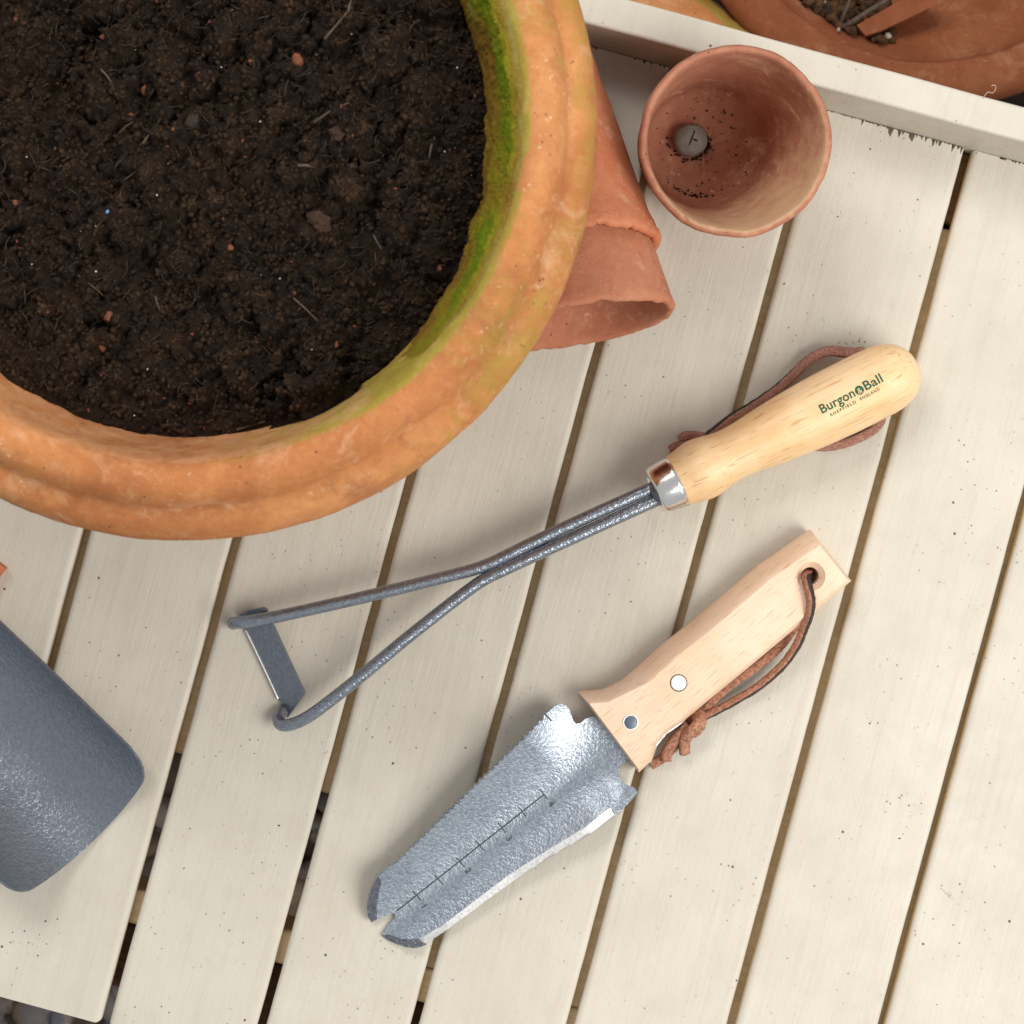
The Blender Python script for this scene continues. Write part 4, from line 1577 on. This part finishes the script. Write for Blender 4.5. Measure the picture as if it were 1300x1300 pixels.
modifier(blade, 'SOLIDIFY', thickness=0.0018, offset=-1)
m = modifier(blade, 'EDGE_SPLIT')
m.split_angle = math.radians(50)
# ground cutting edge along the lower side: inner line, outer line
outer = [(530, 1203), (541.5, 1199.0), (569, 1180.8), (612, 1148.2), (655, 1115.8), (702, 1085.2), (747.7, 1057.7), (781.8, 1033.8)]
inner = [(528, 1196.5), (563, 1174.5), (606, 1141), (649, 1108.0), (697, 1076.5), (742, 1048), (768, 1027), (775, 1023)]
ce = [W(x, y, 0.008) for x, y in outer + list(reversed(inner))]
inn = [W(x, y, 0.008) for x, y in inner]


def edge_z(x, y):
    """ground bevel: starts at the blade surface and falls away outwards"""
    p = Vector((x, y, 0))
    best = None
    for a_, b_ in zip(inn[:-1], inn[1:]):
        a2, b2 = Vector((a_.x, a_.y, 0)), Vector((b_.x, b_.y, 0))
        t_ = max(0, min(1, (p - a2).dot(b2 - a2) / (b2 - a2).length_squared))
        q_ = a2.lerp(b2, t_)
        d_ = (p - q_).length
        if best is None or d_ < best[0]:
            best = (d_, q_)
    return blade_z(best[1].x, best[1].y) + 0.00015 - 0.35 * best[0]


me = sheet('cut', [(p.x, p.y) for p in ce], (kax.x, kax.y), (0.004, 0.0015), edge_z)
# roll the ground edge outwards: lower its outer line a little
oa = [W(x, y, 0.008) for x, y in outer]
o = link('cutting_edge', me, M_STEEL, parent=blade)
modifier(o, 'SOLIDIFY', thickness=0.0012, offset=-1)
me = sheet('tipedge', [(p.x, p.y) for p in [W(x, y, 0.008) for x, y in ((483.0, 1191), (492, 1196.6), (503, 1201.1), (514, 1204), (525, 1204.7), (534, 1202.6), (542, 1199), (529, 1193), (520, 1195), (508, 1194), (494, 1190.5))]], (kax.x, kax.y), (0.003, 0.002), lambda x, y: blade_z(x, y) + 0.0005)
link('tip_bevel', me, M_DARKEDGE, parent=blade)
me = sheet('tipedge', [(p.x, p.y) for p in [W(x, y, 0.008) for x, y in ((481, 1110), (474, 1122), (468.6, 1138), (465.7, 1152), (466.6, 1165), (470.8, 1173.8), (478, 1168), (478, 1152), (480.5, 1135), (485, 1117))]], (kax.x, kax.y), (0.003, 0.002), lambda x, y: blade_z(x, y) + 0.0005)
link('tip_bevel', me, M_DARKEDGE, parent=blade)


def strip(a, b, wpx, name='scale_mark'):
    A_, B_ = W(*a, 0.006), W(*b, 0.006)
    d_ = (B_ - A_)
    nr = Vector((-d_.y, d_.x, 0)).normalized() * wpx * S / 2
    n_ = max(2, int(d_.length / 0.0015))
    v_, f_ = [], []
    for i in range(n_ + 1):
        p = A_ + d_ * (i / n_)
        for sg in (-1, 1):
            q = p + nr * sg
            v_.append((q.x, q.y, blade_z(q.x, q.y) + 0.00035))
    for i in range(n_):
        f_.append((2 * i, 2 * i + 2, 2 * i + 3, 2 * i + 1))
    return link(name, pymesh(name, v_, f_), M_ETCH, parent=blade, smooth=False)


strip((503, 1158.5), (690, 1009), 1.2)
for x, y in ((529, 1138.5), (557, 1118), (584.5, 1095.5), (609, 1073.5), (637, 1051), (663, 1030), (690.5, 1008.5)):
    strip((x - 5.0, y - 6.2), (x + 5.2, y + 6.4), 1.3)
strip((692, 904), (700, 913), 1.8)
for ch_, x, y in (('1', 538, 1152), ('2', 594.5, 1106), ('3', 646.5, 1064.5), ('4', 700, 1020)):
    bm = text_mesh(ch_, 1.0)
    x0, x1, y0, y1 = bm_pts(bm)
    c = W(x, y, 0.006)
    upd = -kax
    rt = Vector((upd.y, -upd.x, 0))
    sc = 8 * S / (y1 - y0)
    for v in bm.verts:
        q = c + rt * (v.co.x - (x0 + x1) / 2) * sc + upd * (v.co.y - (y0 + y1) / 2) * sc
        v.co = (q.x, q.y, blade_z(q.x, q.y) + 0.00040)
    me = bpy.data.meshes.new('numeral')
    bm.to_mesh(me)
    bm.free()
    link('numeral', me, M_ETCH, parent=blade, smooth=False)

# steel tang between the scales, seen at the lower edge
tg = [W(x, y, 0.012) for x, y in ((768, 908), (806, 956), (820, 970), (826.9, 968.6), (834.2, 946.6), (846.4, 932.2), (867, 918.0), (880, 903), (880, 868), (800, 860), (770, 885))]
me = sheet('tang', [(p.x, p.y) for p in tg], (kax.x, kax.y), (0.006, 0.006), lambda x, y: 0.0115)
o = link('tang', me, M_STEEL, parent=knife)
modifier(o, 'SOLIDIFY', thickness=0.002, offset=-1)

# leather thong of the knife
kl = link('lanyard', lace('kl', Wz([(1030, 726, 0.010), (1024, 731, 0.0190), (1023.5, 736, 0.0235), (1026, 746, 0.0250), (1029.5, 762, 0.0246), (1027.5, 780, 0.0225), (1020, 799, 0.0165), (1011, 820, 0.0115), (993, 845, 0.0080), (965, 870, 0.0060), (934, 889, 0.0055), (906, 904, 0.0060), (893, 910, 0.0065), (882, 918, 0.0068)]), 0.0034, 0.0030, (-0.95, -0.35), 8), [M_LEA, M_LEAD], parent=knife)
link('strand', lace('k2', Wz([(1024, 740, 0.0042), (1018, 780, 0.0036), (1005, 802, 0.0036), (988, 823, 0.0036), (961, 846, 0.0034), (930, 868, 0.0034), (907, 888, 0.0040), (893, 905, 0.0050), (880, 916, 0.0056)]), 0.0040, 0.0026, (0.1, -0.2), 8), [M_LEA, M_LEAD], parent=kl)
kb = link('knot', lace('k3', Wz([(880, 905, 0.0052), (889, 908, 0.0098), (889, 920, 0.0112), (881, 929, 0.0098), (872, 927, 0.0062), (873, 917, 0.0046), (883, 910, 0.0090), (886, 918, 0.0120), (878, 928, 0.0125), (870, 938, 0.0096)]), 0.0048, 0.0028, (0.2, 0.5), 8), [M_LEA, M_LEAD], parent=kl)
link('lace_end', lace('k4', Wz([(876, 922, 0.0095), (871, 932, 0.0098), (868.5, 944, 0.0085), (869.5, 957, 0.0066)]), 0.0046, 0.0030, (0.2, 0.45), 8), [M_LEA, M_LEAD], parent=kb)
link('lace_end', lace('k5', Wz([(874, 920, 0.0085), (864, 931, 0.0088), (854, 943, 0.0074), (846, 956, 0.0058), (846, 966, 0.0046)]), 0.0046, 0.0030, (0.4, 0.15), 8), [M_LEA, M_LEAD], parent=kb)
link('lace_end', lace('k6', Wz([(872, 926, 0.0035), (858, 946, 0.0030), (842, 962, 0.0028), (826, 972, 0.0026)]), 0.0040, 0.0024, (0.1, 0.1), 8), [M_LEA, M_LEAD], parent=kb)

# ------------------------------------------------------------------ scoop at the left edge
scoop = empty('hand_scoop', W(90, 1010, 0))
tag(scoop, 'dark grey hammered metal hand scoop with rounded corners, at the table edge', 'hand scoop')
sc_ax = Vector((0.695, -0.719, 0)).normalized()       # towards the mouth (world)
sc_n = Vector((0.719, 0.695, 0)).normalized()         # towards photo upper right edge
CM = W(126, 1060, 0.004)                                # middle of the mouth
HWID = 0.0425
NL, NW = 70, 44
v, f = [], []
for i in range(NL + 1):
    s_ = i / NL
    L = 0.165 * (1 - s_)
    for j in range(NW + 1):
        w = -1 + 2 * j / NW
        a = w * math.radians(62) - math.radians(13)
        hw = HWID * (1 - 0.10 * (L / 0.165) ** 1.5) * (1 if L < 0.125 else max(0.22, math.sqrt(max(0.0, 1 - ((L - 0.125) / 0.041) ** 2))))
        Rc = hw / math.sin(math.radians(62))
        x = Rc * math.sin(a) + Rc * 0.122
        z = Rc * (1 - math.cos(a)) * 0.95
        # rounded front corners and slightly bowed mouth
        back = 0.0
        ew = abs(w)
        if L < 0.02:
            corner = 0.0145
            e = max(0, (ew - (1 - corner / (hw * 1.25))) / (corner / (hw * 1.25)))
            lim = corner * (1 - math.sqrt(max(0, 1 - e * e))) + 0.0055 * w * w
            LL = max(L, 0) * (0.02 - lim) / 0.02 + lim if L < 0.02 else L
        else:
            LL = L
        lift = 0.0016 + 0.034 * (LL / 0.165) ** 1.6 * 0.35
        p = Vector((CM.x, CM.y, 0)) - sc_ax * LL + sc_n * x
        v.append((p.x, p.y, z + lift))
for i in range(NL):
    for j in range(NW):
        q = i * (NW + 1) + j
        f.append((q, q + NW + 1, q + NW + 2, q + 1))
me = pymesh('blade', v, f)
bm = bmesh.new()
bm.from_mesh(me)
bmesh.ops.recalc_face_normals(bm, faces=bm.faces[:])
if sum(q.normal.z for q in bm.faces) < 0:
    bmesh.ops.reverse_faces(bm, faces=bm.faces[:])
bm.to_mesh(me)
bm.free()
o = link('blade', me, M_SCOOP, parent=scoop)
modifier(o, 'SOLIDIFY', thickness=0.0014, offset=-1)
m = modifier(o, 'EDGE_SPLIT')
m.split_angle = math.radians(50)
NK = Vector((CM.x, CM.y, 0)) - sc_ax * 0.155
link('neck', tube('neck', [NK + Vector((0, 0, 0.012)), NK - sc_ax * 0.025 + Vector((0, 0, 0.020)), NK - sc_ax * 0.06 + Vector((0, 0, 0.026)), NK - sc_ax * 0.09 + Vector((0, 0, 0.024))], 0.0055, 16, 6), M_SCOOP, parent=scoop)
HS = NK - sc_ax * 0.085 + Vector((0, 0, 0.0245))
link('handle', lathe('sh', smooth_prof([(0, 0.0), (0.0005, 0.011), (0.01, 0.0135), (0.03, 0.0128), (0.07, 0.0155), (0.10, 0.017), (0.118, 0.0145), (0.126, 0.006), (0.127, 0.0)], 5), HS, (-sc_ax + Vector((0, 0, -0.06))), 48), M_ASH, parent=scoop)

# every thing's matrices up to date
bpy.context.view_layer.update()
